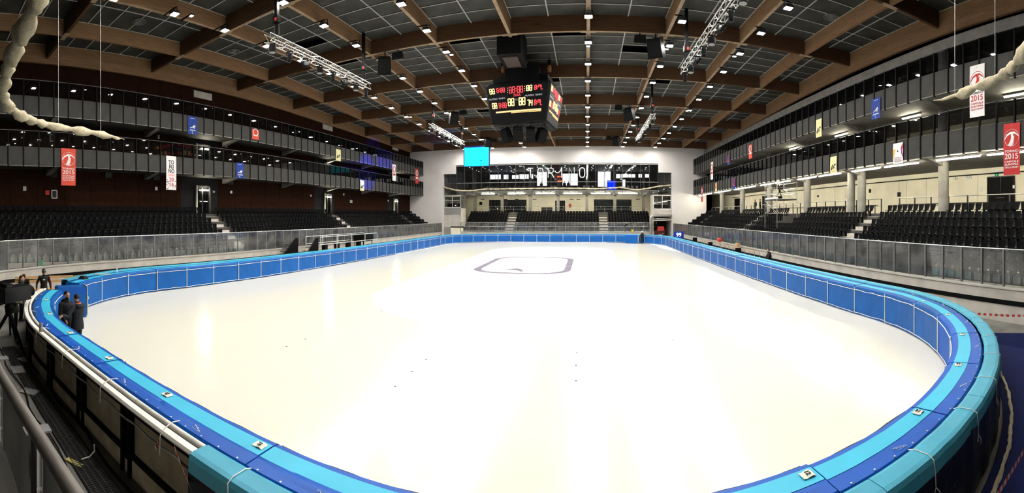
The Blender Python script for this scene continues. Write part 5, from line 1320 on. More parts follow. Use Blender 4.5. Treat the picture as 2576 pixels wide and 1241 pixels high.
# ================================================================== stage steps and platform beside the left boards
for q, (y0, y1, x) in enumerate(((25.3,27.6,-22.6),(27.0,29.0,-21.5))):
    t = thing('stair_flank', (x,(y0+y1)/2,0), 'black triangular stair flank beside the left boards, %s' % ('rear one','front one')[q], 'stair panel')
    MB().prism([(y0,0.0),(y1,0.0),(y1,2.2),(y1-0.25,2.2),(y0,0.55)], x, x+0.06, 'X').build('side_board', m_black, t)
    MB().tube([(x-0.03,y0,0.6),(x-0.03,y1-0.25,2.22)], 0.025, 6).build('edge_bar', m_black, t)
    for i in range(6): MB().box((x-1.0,y0+0.3+i*0.3,0.25+i*0.27),(x,y0+0.6+i*0.3,0.29+i*0.27)).build('tread', m_post, t)
pf = thing('camera_platform', (-22.2,33.5,0), 'raised platform with galvanised tube rails beside the left boards', 'platform')
xa, xb, ya, yb = -22.9, -21.3, 29.1, 39.2
MB().box((xa,ya,0.85),(xb,yb,0.95)).build('deck', m_wood, pf)
for x in (xa,xb):
    for i in range(5):
        y = ya+(yb-ya)*i/4; MB().tube([(x,y,0),(x,y,2.25)], 0.035, 6).build('post', m_alu, pf)
    for z in (2.25,1.6,1.05): MB().tube([(x,ya,z),(x,yb,z)], 0.03, 6).build('guard_rail', m_alu, pf)
for i in range(4): MB().box((-22.8,33.1,1.0+0.25*i) if False else (-22.7,31.2+i*2,0.95),(-22.3,31.6+i*2,1.45)).build('stool', m_black, base=(-22.5,31.4+i*2,0.95), label='small black stool on the left platform, %s from the camera' % nth(i+1), cat='stool', group='stools on the left platform')
t = thing('table', (-22.2,37.8,0.95), 'black topped table at the far end of the left platform', 'table')
MB().box((-22.8,36.9,1.62),(-21.6,38.9,2.2)).build('screen_panel', m_black, t); MB().box((-22.8,36.9,1.45),(-21.6,38.9,1.6)).build('table_top', m_black, t)
for a in (-22.7,-21.7):
    for b in (37.0,38.8): MB().box((a-.03,b-.03,.95),(a+.03,b+.03,1.45)).build('leg', m_black, t)
A = at(855,588,X=-25.4)
MB().box((-25.4,A.y-1.2,2.3),(-25.3,A.y+1.2,3.05)).build('draped_cloth', m_black, base=(-25.4,A.y,2.3), label='black cloth draped over seats behind the left rail', cat='cloth')

# ================================================================== equipment behind the right boards
def folding_chair(x, y, rz, label):
    t = thing('red_chair', (x,y,0), label, 'chair', 'red chairs behind the right boards', rz=rz)
    put('seat', MB().box((-.22,-.22,.44),(.22,.22,.48)).mesh('seat', m_red), t); put('backrest', MB().box((-.22,.2,.6),(.22,.24,.95)).mesh('backrest', m_red), t)
    for a in (-.2,.2):
        for b in (-.2,.2): put('leg', MB().box((a-.015,b-.015,0),(a+.015,b+.015,.44 if b < 0 else .95)).mesh('leg', m_post), t)
for q, (px, py) in enumerate(((1759,614),(1779,618),(1804,622),(1812,623),(1876,638))):
    p = at(px, py, X=12.35); folding_chair(12.35, p.y, 1.2, 'red chair behind the right boards, %s from the far end' % nth(q+1))
def monitor(px, py, w_, h_, label):
    p = at(px, py, X=12.2); t = thing('monitor', (12.2,p.y,0), label, 'monitor', 'monitors behind the right boards')
    MB().box((12.2-w_/2,p.y-.03,p.z-h_/2),(12.2+w_/2,p.y+.03,p.z+h_/2)).build('screen', m_black, t); MB().tube([(12.2,p.y+.05,0),(12.2,p.y+.05,p.z)],.03,6).build('stand', m_black, t); MB().box((12.0,p.y-.15,0),(12.4,p.y+.2,.03)).build('foot', m_black, t)
monitor(1748,606,.5,.75,'far tall black monitor behind the right boards'); monitor(1787,617,.45,.6,'middle black monitor behind the right boards'); monitor(1857,632,.5,.5,'near square black monitor behind the right boards')
bar = thing('barrier_rail', (13.0,38,0), 'grey tube barrier with upright bars behind the right boards', 'barrier')
y0, y1 = at(1911,640,X=13.0).y, at(1766,605,X=13.0).y
for z in (1.25,0.2): MB().tube([(13.0,y0,z),(13.0,y1,z)],.03,6).build('long_rail', m_wood if z > 1 else m_steel, bar)
n = int((y1-y0)/1.0)
for i in range(n+1): MB().tube([(13.0,y0+(y1-y0)*i/n,0),(13.0,y0+(y1-y0)*i/n,1.25)],.022,5).build('upright', m_steel, bar)
p = at(1813,603,X=12.6); lm = thing('floor_lamp', (12.6,p.y,0), 'red headed lamp on a thin stand behind the right boards', 'lamp')
MB().tube([(12.6,p.y,0),(12.6,p.y,1.9),(12.5,p.y,2.0)],.02,6).build('stand', m_steel, lm); MB().lathe([(.05,0),(.25,.12),(.1,.3)],(12.45,p.y,p.z-.1),10,Matrix.Rotation(.9,3,'X')).build('shade', m_red, lm); MB().lathe([(.2,0),(.2,.03)],(12.6,p.y,0),10).build('base', m_black, lm)
small = at(1857,616,X=13.4); MB().box((13.2,small.y-.25,1.3),(13.5,small.y+.25,1.62)).build('cardboard_box', m_wood, base=(13.35,small.y,1.3), label='small tan box on top of the right parapet barrier', cat='box')
# lap counter showing 99
A, B = at(1695,583,Y=54.0), at(1720,600,Y=54.0)
lc = thing('lap_counter', ((A.x+B.x)/2,54.0,0), 'blue lap counter board showing a white 99', 'display')
MB().box((A.x,54.0,B.z),(B.x,54.2,A.z)).build('case', M('counter_blue',(0.012,0.035,0.30),0.4), lc)
m = MB(); add_text(m, '99', ((A.x+B.x)/2,53.985,(A.z+B.z)/2), (1,0,0), (0,0,1), (A.z-B.z)*.8, fit=(B.x-A.x)*.5, bold=0.012); m.build('digits', M_emit('digit_white',(1,1,1),2.2), lc)
for x in (A.x+.35,B.x-.35): MB().tube([(x,54.1,0),(x,54.1,B.z)],.05,6).build('leg', m_black, lc)
# ice resurfacer in the bay
X_, Y_ = at(1657,585,Y=68).x, 68.4
rs = thing('ice_resurfacer', (X_,Y_,0), 'dark red ice resurfacing machine parked in the far bay', 'machine')
MB().cbox((X_,Y_,1.0),(1.9,3.0,1.2),taper=.94).build('tank', M('machine_maroon',(0.05,0.006,0.006),.35), rs); MB().cbox((X_+.25,Y_-.2,1.95),(1.2,1.8,.7),taper=.8).build('hood', m_red, rs); MB().cbox((X_-.6,Y_+.4,1.85),(.7,1.2,.5)).build('seat_box', m_black, rs)
m = MB(); m.tube([(X_-.5,Y_-1.52,.7),(X_-.1,Y_-1.52,1.05),(X_+.5,Y_-1.52,.75)],.03,5); m.tube([(X_-.3,Y_-1.52,.6),(X_+.6,Y_-1.52,1.2)],.03,5); m.build('white_script', m_whitep, rs)
for a in (-.95,.95):
    for b in (-1,1): MB().lathe([(.4,-.15),(.45,0),(.4,.15)],(X_+a,Y_+b,.45),12,Matrix.Rotation(PI/2,3,'Y')).build('wheel', m_black, rs)
p = at(1595,578,Y=66.0)
MB().lathe([(.25,1.42),(.28,1.6),(.12,1.7),(.24,1.9)],(at(1591,580,Y=66.6).x,66.6,0),12).build('yellow_drum', M('drum_yellow',(.6,.45,.08),.5), base=(at(1591,580,Y=66.6).x,66.6,1.42), label='small yellow and black drum on the far parapet', cat='drum')

# ================================================================== near floor: carpet, drain, tapes, cables, front railing
cp = [tuple(rp(s)[0]+rp(s)[1]*1.12)[:2] for s in [s_of(2.5,4.4)+(s_of(10.3,10.2)-s_of(2.5,4.4))*i/24 for i in range(25)]]
cp = [c for c in cp if c[0] < 11.95]
MB().prism(cp+[(13.7,6.0),(13.7,0.8),(2.5,0.8)], -0.015, 0.006, 'Z').build('carpet', m_carpet, base=(8,3,0), label='deep blue carpet on the floor outside the right corner boards', cat='carpet')
sa, sb_ = s_of(4.2,4.6), s_of(9.0,7.6)
m = MB(); rr = random.Random(2); m.tube([tuple(rp(sa+(sb_-sa)*i/50)[0]+rp(sa+(sb_-sa)*i/50)[1]*(1.30+rr.uniform(-.015,.015)))[:2]+(0.03,) for i in range(51)], [.035+rr.uniform(-.01,.012) for i in range(51)], 6); m.build('foam_strip', m_net, base=(8,5,0), label='frayed cream strip on the floor along the black skirt', cat='strip')
m_tape = [m_whitep, M('tape_red',(0.70,0.07,0.05),.5)]
def tape(a, b, sag, label, w_=.07, n=26, twist=0.0):
    a, b = Vector(a), Vector(b); m = MB(); side = (b-a).cross(Vector((0,0,1))).normalized(); rings = []
    for i in range(n+1):
        t = i/n; p = a.lerp(b,t)-Vector((0,0,sag*4*t*(1-t))); th = twist*t
        o = (Vector((0,0,1))*math.cos(th)+side*math.sin(th))*w_/2; rings.append((p-o,p+o))
    for i in range(n):
        m.cur = i % 2; m.add([rings[i][0],rings[i+1][0],rings[i+1][1],rings[i][1]],[(0,1,2,3)])
    return m.build('barrier_tape', m_tape, base=tuple(a), label=label, cat='tape')
tape(at(2453,789,Z=1.15), at(2640,793,Z=1.15), .03, 'red and white tape strung level beyond the right corner')
tape(at(2600,1090,Z=.7), at(2490,1275,Z=.7), .02, 'red and white tape slanting over the blue carpet')
tape(at(431,1105,Z=1.06), at(505,1290,Z=.9), .02, 'red and white tape hanging from the near dasher boards', .085, 14, .5)
tape(at(404,1100,Z=1.04), at(391,1130,Z=.92), .02, 'short torn end of red and white tape on the dasher boards', .06, 5, .6)
dr = thing('floor_drain', (-8,2.62,0), 'long dark drain grating in the floor beside the boards', 'drain')
MB().box((-13,2.40,-.03),(-2.5,2.84,.004)).build('channel', m_dark, dr)
g = MB()
for i in range(210): g.box((-13+i*.05,2.42,.004),(-12.985+i*.05,2.82,.014))
for j in range(5): g.box((-13,2.42+j*.095,.006),(-2.5,2.435+j*.095,.016))
g.build('grating_bars', m_post, dr, kind='stuff')
for q, (x0,y0,z_,r,col) in enumerate(((-13.5,2.95,.03,.028,m_black),(-13.2,2.28,.02,.016,m_black))):
    rr = random.Random(q); MB().tube([(x0+i*.55, y0+.05*math.sin(i*1.3)+rr.uniform(-.02,.02), z_) for i in range(20)], r, 6).build('floor_cable', col, base=(x0,y0,z_), label=('thick black hose along the foot of the dasher boards','thin black cable beside the drain grating')[q], cat='cable')
MB().tube([at(237,1119,Z=.3),at(238,1135,Z=.12),at(225,1150,Z=.03),at(205,1156,Z=.03)],.012,6).build('white_cord', m_rope, base=tuple(at(225,1150,Z=.03)), label='short white cord curling on the floor by the drain', cat='cord')
m_ytape = M('yellow_tape',(0.62,0.5,0.14),.6)
for q, (px,py,a) in enumerate(((187,1163,.5),(58,872,1.1),(20,1195,.2))):
    p = at(px,py,Z=.01); MB().cbox((p.x,p.y,.008),(.34,.09,.006),a).build('floor_marking', m_ytape, base=(p.x,p.y,.005), label='yellow tape patch on the dark floor, %s' % ('beside the drain','under the camera tripod','below the front handrail')[q], cat='tape')
for q, (px,py,s_) in enumerate(((45,930,.5),(60,905,.35),(75,985,.4))):
    p = at(px,py,Z=.01); MB().cbox((p.x,p.y,.01),(s_,s_*.7,.012),.4*q).build('floor_plate', m_steel, base=(p.x,p.y,.005), label='thin metal plate on the floor outside the boards, %s' % ('middle one','farthest one','nearest one')[q], cat='plate')
# front railing of the near stand
fr = thing('glass_railing', (-1,.66,1.3), 'tube handrail with glass panels before the near stand', 'railing')
MB().tube([(-6.5,.60,2.83),(-3.4,.63,2.83),(-1.8,.70,2.83),(0.5,.70,2.83),(4,.70,2.83)],.042,12).build('handrail_tube', M('handrail_grey', (0.20,0.18,0.16), .5, .3), fr, smooth=True)
for x in (-5.6,-4.2,-2.75,-1.42,0.1,1.6,3.0):
    MB().box((x-.05,.72,1.3),(x+.05,.735,2.7)).build('post', m_post, fr); MB().box((x-.05,.66,2.70),(x+.05,.84,2.712)).build('bracket', m_railpost, fr)
    for z in (1.7,2.0,2.3): MB().lathe([(.012,-.01),(.012,.01)],(x,.74,z),8,Matrix.Rotation(PI/2,3,'X')).build('bolt', m_alu, fr)
for x in (-5.6,-4.2,-2.75,-1.42,0.1,1.6): MB().box((x+.03,.755,1.3),(x+1.3,.765,2.66)).build('glass_panel', m_glass, fr)
MB().box((-3.08,.766,2.2),(-2.96,.772,2.4)).build('paper_label', m_conc, fr)
MB().box((-7,.55,-.1),(5,.8,1.3)).build('parapet', m_conc, base=(-1,.66,0), label='concrete parapet under the near stand handrail', cat='parapet', kind='structure')
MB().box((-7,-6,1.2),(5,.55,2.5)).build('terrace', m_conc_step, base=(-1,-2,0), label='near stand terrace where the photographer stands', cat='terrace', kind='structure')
# ================================================================== people
M_SK = M('skin', (0.42,0.24,0.16), .55, var=.08, scale=12)
def cmat(name, col, r=.7): return M(name, col, r, var=.15, scale=8, bump=.25, bscale=14)
def ell_ring(c, ax, up, wx, wy, n=14):
    """ellipse ring round axis direction up; ax is the body's right"""
    up = up.normalized(); r = (ax-up*ax.dot(up)).normalized(); f = up.cross(r)
    return [c+r*(wx*math.cos(2*PI*i/n))+f*(wy*math.sin(2*PI*i/n)) for i in range(n)]
def capsule(m, a, b, ra, rb, n=10):
    a, b = Vector(a), Vector(b); d = b-a
    if d.length < 1e-5: d = Vector((0,0,1e-3))
    u = d.normalized(); x = u.orthogonal().normalized(); rings = []
    for k in (-.95,-.6,0): rings.append((a+u*(k*ra), ra*math.sqrt(1-k*k)))
    for k in (0,.6,.95): rings.append((b+u*(k*rb), rb*math.sqrt(1-k*k)))
    y = u.cross(x); m.loft([[c+x*(r*math.cos(2*PI*i/n))+y*(r*math.sin(2*PI*i/n)) for i in range(n)] for c, r in rings])
def person(loc, face_dir, label, pose, cols, voxel=.016, hair=(0.012,0.009,0.007), extras=(), name='person'):
    """pose: joint places in body space (x right, y forward, z up). One continuous remeshed body; hair, eyes, collars are children."""
    J = {k: Vector(v) for k, v in pose.items()}
    m = MB(); bones = []
    def bone(a, b, ra, rb, tagname): capsule(m, J[a], J[b], ra, rb); bones.append((J[a], J[b], max(ra,rb), tagname))
    bulk = cols.get('bulk', 1.0)
    pel, ch, nk, hd = J['pelvis'], J['chest'], J['neck'], J['head']
    rx = (J['shoulder_r']-J['shoulder_l']).normalized(); hx = (J['hip_r']-J['hip_l']).normalized(); sp = (nk-pel).normalized()
    B = bulk
    rings = [ell_ring(pel-sp*.10, hx, sp, .10, .08), ell_ring(pel-sp*.05, hx, sp, .175*B, .125*B), ell_ring(pel+sp*.06, hx, sp, .17*B, .125*B), ell_ring(pel.lerp(ch,.45), (hx+rx), sp, .155*B, .12*B),
             ell_ring(ch, rx, sp, .185*B, .135*B), ell_ring(ch.lerp(nk,.55), rx, sp, .19*B, .115*B), ell_ring(ch.lerp(nk,.88), rx, sp, .12, .085), ell_ring(nk, rx, sp, .065, .065)]
    m.loft(rings); bones.append((pel-sp*.05, ch.lerp(nk,.7), .16*B, 'top'))
    bone('neck','head',.058,.055,'skin')
    for s in 'lr':
        bone('shoulder_'+s,'elbow_'+s,.066*B,.052*B,'top'); bone('elbow_'+s,'wrist_'+s,.05*B,.036*B,'top')
        bone('hip_'+s,'knee_'+s,.088,.062,'legs'); bone('knee_'+s,'ankle_'+s,.058,.042,'legs')
        capsule(m, J['chest'].lerp(J['neck'],.6), J['shoulder_'+s], .08*B, .068*B); bones.append((J['chest'].lerp(J['neck'],.6), J['shoulder_'+s], .07, 'top'))
        ft = J['ankle_'+s]+Vector(pose.get('toe_'+s, (0,.0,0)))-Vector((0,0,0)) if ('toe_'+s) in pose else J['ankle_'+s]+Vector((0,.17,-.05))
        capsule(m, J['ankle_'+s]+Vector((0,-.04,-.045)), ft, .042, .036); bones.append((J['ankle_'+s]+Vector((0,-.04,-.045)), ft, .042, 'shoe'))
        # hand: palm, four fingers of unequal length with a knuckle bend, thumb from the palm's side
        wv = J['wrist_'+s]; d = (wv-J['elbow_'+s]).normalized()
        if ('hand_'+s) in J: d = (J['hand_'+s]-wv).normalized()
        side = d.cross(Vector((0,0,1)));  side = side.normalized() if side.length > .1 else Vector((0,1,0))
        nrm = side.cross(d).normalized(); pc = wv+d*.085
        capsule(m, wv+d*.02, wv+d*.05, .03, .034)
        for k in range(4): capsule(m, wv+d*.04+side*(k-1.5)*.012, pc+side*(k-1.5)*.021, .016, .0125, 8)
        for k in range(4):
            L = (.062,.075,.07,.055)[k]; b0 = pc+side*(k-1.5)*.021; b1 = b0+d*L*.55-nrm*.008; b2 = b1+d*L*.42-nrm*.022
            capsule(m, b0, b1, .0118, .0108, 8); capsule(m, b1, b2, .0108, .0095, 8)
        sg_ = 1 if s == 'l' else -1
        t0 = wv+d*.035+side*sg_*.026; t1 = t0+d*.03+side*sg_*.03; t2 = t1+d*.032+side*sg_*.006
        capsule(m, t0, t1, .0135, .012, 8); capsule(m, t1, t2, .012, .0105, 8)
        bones.append((wv+d*.015, pc+d*.09, .045, cols.get('hand_tag','skin')))
    # head: skull, jaw, nose, brow, ears
    hf = Vector(pose.get('look', (0,1,0))).normalized(); hu = Vector(pose.get('head_up', (0,0,1))).normalized(); hr = hf.cross(hu).normalized(); hu = hr.cross(hf)
    def hp(x, y, z): return hd+hr*x+hf*y+hu*z
    n = 16; hr_ = []
    for k in range(9):
        t = -1+2*k/8; q = math.sqrt(max(0.0,1-(t*.985)**2)); jaw = 1.0 if t > -.2 else 1-.28*(-.2-t)
        hr_.append([hp(.075*q*jaw*math.cos(2*PI*i/n), (.097*q*math.sin(2*PI*i/n))*(1 if math.sin(2*PI*i/n) < 0 or t > -.3 else 1.0)+(.012 if t < 0 else 0), .118*t+.03) for i in range(n)])
    m.loft(hr_)
    capsule(m, hp(0,.085,.045), hp(0,.115,.012), .012, .017, 8); capsule(m, hp(0,.075,-.075), hp(0,.09,-.07), .026, .024, 8)
    capsule(m, hp(-.035,.083,.058), hp(.035,.083,.058), .013, .013, 8); capsule(m, hp(-.022,.092,-.032), hp(.022,.092,-.032), .010, .010, 8)
    for sx in (-1,1): capsule(m, hp(sx*.077,-.005,.0), hp(sx*.08,-.008,.04), .014, .018, 8)
    bones.append((hp(0,0,-.05), hp(0,0,.08), .1, 'skin'))
    me0 = m.mesh('body_raw', M_SK); ob = bpy.data.objects.new('body_raw', me0); COL.objects.link(ob)
    md = ob.modifiers.new('r','REMESH'); md.mode = 'VOXEL'; md.voxel_size = voxel; md.use_smooth_shade = True
    sm = ob.modifiers.new('s','SMOOTH'); sm.factor = .4; sm.iterations = 2
    dg = bpy.context.evaluated_depsgraph_get(); me = bpy.data.meshes.new_from_object(ob.evaluated_get(dg))
    bpy.data.objects.remove(ob); bpy.data.meshes.remove(me0)
    me.name = 'person'; me.materials.clear(); order = ['skin','top','legs','shoe']
    for k in order: me.materials.append(cols[k] if k in cols else M_SK)
    import numpy as np
    nv = len(me.vertices); co = np.empty(nv*3, np.float32); me.vertices.foreach_get('co', co); co = co.reshape(-1,3)
    nl = len(me.loops); li = np.empty(nl, np.int32); me.loops.foreach_get('vertex_index', li)
    ls0 = np.empty(len(me.polygons), np.int32); me.polygons.foreach_get('loop_start', ls0)
    C = (co[li[ls0]]+co[li[np.minimum(ls0+2, nl-1)]])/2; best = np.full(len(C), 9.0); mi = np.zeros(len(C), np.int32)
    for a, b, r, tg in bones:
        A0 = np.array(a); AB = np.array(b)-A0; t = np.clip(((C-A0)@AB)/max(1e-9, AB@AB), 0, 1); dd = np.linalg.norm(C-A0-t[:,None]*AB, axis=1)-r
        k = dd < best; best[k] = dd[k]; mi[k] = order.index(tg if tg in order else 'top')
    me.polygons.foreach_set('material_index', mi); me.polygons.foreach_set('use_smooth', [True]*len(mi)); me.update()
    rz = math.atan2(-face_dir[0], face_dir[1])
    o = bpy.data.objects.new(name, me); COL.objects.link(o); o.location = loc; o.rotation_euler = (0,0,rz); tag(o, label, 'person')
    # eyes, hair
    for sx in (-1,1): e = MB(); capsule(e, hp(sx*.03,.088,.03), hp(sx*.03,.09,.03), .009, .009, 8); put('eye', e.mesh('eye', m_ink), o)
    if hair:
        hm = MB(); rg = []
        for k in range(7):
            t = -.15+1.2*k/6; q = math.sqrt(max(0.0,1-min(1,t*.96)**2)); rg.append([hp(.083*q*math.cos(2*PI*i/n), -.012+.102*q*math.sin(2*PI*i/n)*(1 if math.sin(2*PI*i/n) < 0 else .62+.38*max(0,t)), .125*t+.04) for i in range(n)])
        hm.loft(rg); put('hair', hm.mesh('hair', M('hair_%d' % int(hair[0]*1000), hair, .5), smooth=True), o)
    for f in extras: f(o, hp, J)
    return o
def stand(**kw):
    p = dict(pelvis=(0,0,.95), chest=(0,.0,1.28), neck=(0,-.01,1.50), head=(0,.02,1.63), shoulder_l=(-.19,-.01,1.43), shoulder_r=(.19,-.01,1.43),
             elbow_l=(-.24,-.03,1.14), elbow_r=(.24,-.03,1.14), wrist_l=(-.25,.08,.90), wrist_r=(.25,.08,.90), hip_l=(-.09,0,.90), hip_r=(.09,0,.90),
             knee_l=(-.10,.02,.50), knee_r=(.10,.02,.50), ankle_l=(-.10,-.02,.09), ankle_r=(.10,-.02,.09))
    p.update(kw); return p
def sit(**kw):
    p = dict(pelvis=(0,0,.55), chest=(0,.05,.88), neck=(0,.08,1.10), head=(0,.12,1.22), shoulder_l=(-.19,.07,1.03), shoulder_r=(.19,.07,1.03),
             elbow_l=(-.23,.18,.80), elbow_r=(.23,.18,.80), wrist_l=(-.12,.40,.66), wrist_r=(.12,.40,.66), hip_l=(-.09,.02,.52), hip_r=(.09,.02,.52),
             knee_l=(-.12,.44,.52), knee_r=(.12,.44,.52), ankle_l=(-.12,.42,.09), ankle_r=(.12,.42,.09))
    p.update(kw); return p
navy = cmat('jacket_navy', (.010,.012,.018)); blk = cmat('cloth_black', (.008,.008,.009)); shoe = cmat('shoe_black', (.01,.01,.01), .5)
hood = cmat('hoodie_olive', (.075,.075,.055)); green = cmat('jacket_green', (.012,.03,.022)); grey = cmat('cloth_grey', (.12,.12,.12)); trou = cmat('trousers_grey', (.05,.05,.055))
def collar(col, r=.085, h=.055):
    def f(o, hp, J):
        m = MB(); n = J['neck']; m.lathe([(r+.02,-.05),(r+.012,0),(r,h),(r-.014,h),(r-.01,-.03)], n+Vector((0,-.01,-.01)), 16); put('collar', m.mesh('collar', col, smooth=True), o)
    return f
def hem(col, z0=.78, z1=1.0, wx=.21, wy=.165):
    def f(o, hp, J):
        m = MB(); c = J['pelvis']; m.loft([ell_ring(Vector((c.x,c.y,z)), Vector((1,0,0)), Vector((0,0,1)), wx*k, wy*k) for z, k in ((z0,1.04),((z0+z1)/2,1.02),(z1,.93))], cap=False); put('jacket_hem', m.mesh('jacket_hem', col, smooth=True), o)
    return f
def hoodpart(col):
    def f(o, hp, J):
        m = MB(); n = J['neck']
        m.loft([[n+Vector(((.10+.02*k)*math.cos(a), -.05-.03*k+.09*math.sin(a)*(.9), .03-.05*k)) for a in [2*PI*i/14 for i in range(14)]] for k in (0,1,2)]); put('hood', m.mesh('hood', col, smooth=True), o)
    return f
def helmet(col, vis=None):
    def f(o, hp, J):
        m = MB(); n = 16; rg = []
        for k in range(8):
            t = -.1+1.08*k/7; q = math.sqrt(max(0.0,1-min(1,t)**2)); rg.append([hp(.098*q*math.cos(2*PI*i/n), -.008+.125*q*math.sin(2*PI*i/n), .135*t+.05) for i in range(n)])
        m.loft(rg); put('helmet', m.mesh('helmet', col, smooth=True), o)
        s = MB(); s.tube([hp(-.098,.0,.04),hp(-.07,.05,-.06),hp(0,.075,-.105),hp(.07,.05,-.06),hp(.098,.0,.04)],.006,5); put('chin_strap', s.mesh('chin_strap', m_black), o)
        if vis:
            v = MB(); v.tube([hp(.101*math.cos(a), -.008+.128*math.sin(a), .10) for a in [2*PI*i/16 for i in range(16)]],.012,5,closed=True); put('helmet_band', v.mesh('helmet_band', vis), o)
    return f
orange = cmat('collar_orange', (.62,.13,.05))
# two men face to face on the ice by the near boards
A_, B_ = Vector((-11.72,4.44,0)), Vector((-12.24,4.26,0)); dAB = (B_-A_).normalized()
person(A_, dAB, 'man in dark jacket with orange collar leaning a hand on the pads, back to camera',
    stand(elbow_l=(-.42,-.06,1.20), wrist_l=(-.63,-.10,1.285), hand_l=(-.73,-.12,1.25), elbow_r=(.24,.06,1.16), wrist_r=(.17,.22,1.05), look=(0.05,1,-.12), chest=(0,.0,1.29), head=(0,.05,1.64)),
    dict(top=navy, legs=blk, shoe=shoe, bulk=1.16), .0095, extras=(collar(orange,.088,.07), hem(navy), hoodpart(navy)))
person(B_, -dAB, 'bearded man in dark hooded jacket facing right, behind the one with orange collar',
    stand(elbow_l=(-.26,.03,1.15), wrist_l=(-.2,.18,1.0), elbow_r=(.25,.02,1.15), wrist_r=(.18,.16,1.0), look=(-.1,1,-.05), head=(0,.04,1.67), neck=(0,0,1.53)),
    dict(top=blk, legs=blk, shoe=shoe, bulk=1.14), .0095, extras=(collar(blk,.09,.06), hem(blk), hoodpart(blk),
     lambda o, hp, J: put('beard', (lambda m: (m.loft([[hp(.066*q*math.cos(a), .045+.052*q*math.sin(a), z) for a in [2*PI*i/12 for i in range(12)]] for q, z in ((.5,-.092),(.95,-.075),(1.0,-.045),(.9,-.02))]), m.mesh('beard', M('hair_12', (.012,.009,.007), .5), smooth=True))[1])(MB()), o)))
# skater waiting at the gate
stripe = cmat('stripe_red', (.5,.03,.03), .5)
def sleeve(o, hp, J):
    m = MB(); m.tube([J['shoulder_l']+Vector((-.06,.03,.03)), J['elbow_l']+Vector((-.05,.03,0)), J['wrist_l']+Vector((-.03,.02,0))], [.02,.018,.014], 6); put('sleeve_stripe', m.mesh('sleeve_stripe', stripe, smooth=True), o)
    m = MB(); m.cbox(J['chest']+Vector((.05,.142,.06)),(.09,.012,.04)); put('chest_badge', m.mesh('chest_badge', m_whitep), o)
person((-17.75,5.15,0.0), (.95,.1), 'speed skater in black suit and dark helmet standing at the gate',
    stand(elbow_l=(-.30,-.03,1.16), wrist_l=(-.30,.06,.93), elbow_r=(.31,-.05,1.17), wrist_r=(.36,.05,.95), look=(.1,1,-.1)), dict(top=blk, legs=blk, shoe=shoe, bulk=.98), .0115, extras=(helmet(m_blackgloss, m_steel), sleeve))
# bench and seated skater
bn = thing('wooden_bench', (-20.3,6.1,0), 'pine slatted bench beside the left parapet near the gate', 'bench')
d_ = Vector((0.10,.995,0)); c0 = Vector((-20.55,6.0,0))
for q, z in enumerate((.98,.78)): MB().cbox((c0.x-.05,c0.y,z),(.04,3.0,.14),-.1).build('back_slat', m_wood, bn)
for q in range(3): MB().cbox((c0.x+.15+.14*q,c0.y,.45),(.12,3.0,.04),-.1).build('seat_slat', m_wood, bn)
for y in (-1.3,0,1.3): MB().cbox((c0.x+.1-.1*y*0,c0.y+y,.45),(.5,.06,.9),-.1).build('leg_frame', m_wood, bn)
person((-20.1,4.85,0.0), (.9,-.35), 'seated person in black with red and black helmet on the pine bench',
    sit(chest=(0,.14,.86), neck=(0,.24,1.05), head=(0,.34,1.13), shoulder_l=(-.19,.2,1.0), shoulder_r=(.19,.2,1.0), look=(.1,.8,-.7), head_up=(0,.7,.8)), dict(top=blk, legs=blk, shoe=shoe), .016, extras=(helmet(blk, m_red),), hair=None)
# television camera crew outside the near left corner
tripod_camera((-13.2,2.68,0.0), 1.42, 'large black broadcast camera on a tripod at the left edge', 1.3, .5, True)
person((-14.35,3.05,0.0), (.8,-.2), 'camera operator in an olive hooded sweatshirt behind the broadcast camera',
    stand(chest=(0,.08,1.22), neck=(0,.16,1.42), head=(0,.22,1.54), shoulder_l=(-.2,.12,1.36), shoulder_r=(.2,.12,1.36), elbow_l=(-.30,.24,1.14), wrist_l=(-.18,.42,1.2), elbow_r=(.3,.24,1.14), wrist_r=(.18,.42,1.2), look=(0,1,-.35)),
    dict(top=hood, legs=trou, shoe=shoe, bulk=1.1), .016, extras=(hoodpart(cmat('hood_pale',(.3,.28,.24))), hem(hood)))
person((-16.1,3.75,0.0), (.5,.8), 'person in dark green jacket crouching behind the camera operator',
    stand(), dict(top=green, legs=blk, shoe=shoe, bulk=1.05), .018)
mo = thing('camera_monitor', (-12.2,1.75,0), 'tall black equipment stand at the left frame edge', 'equipment')
MB().box((-12.6,1.45,.55),(-12.1,1.95,1.15)).build('case', m_black, mo); MB().tube([(-12.35,1.7,0),(-12.35,1.7,.6)],.04,8).build('stand_pole', m_steel, mo)
for a in range(4): MB().tube([(-12.35,1.7,.3),(-12.35+.35*math.cos(a*PI/2+.4),1.7+.35*math.sin(a*PI/2+.4),.02)],.018,6).build('stand_leg', m_steel, mo)
rg = MB().tube([(-14.6,3.25,1.24),(-14.45,3.5,1.27),(-14.3,3.3,1.26)],.06,8)
rg.build('red_glove', m_red, base=(-14.5,3.3,1.22), label='crumpled red glove lying on the near left pads', cat='glove')
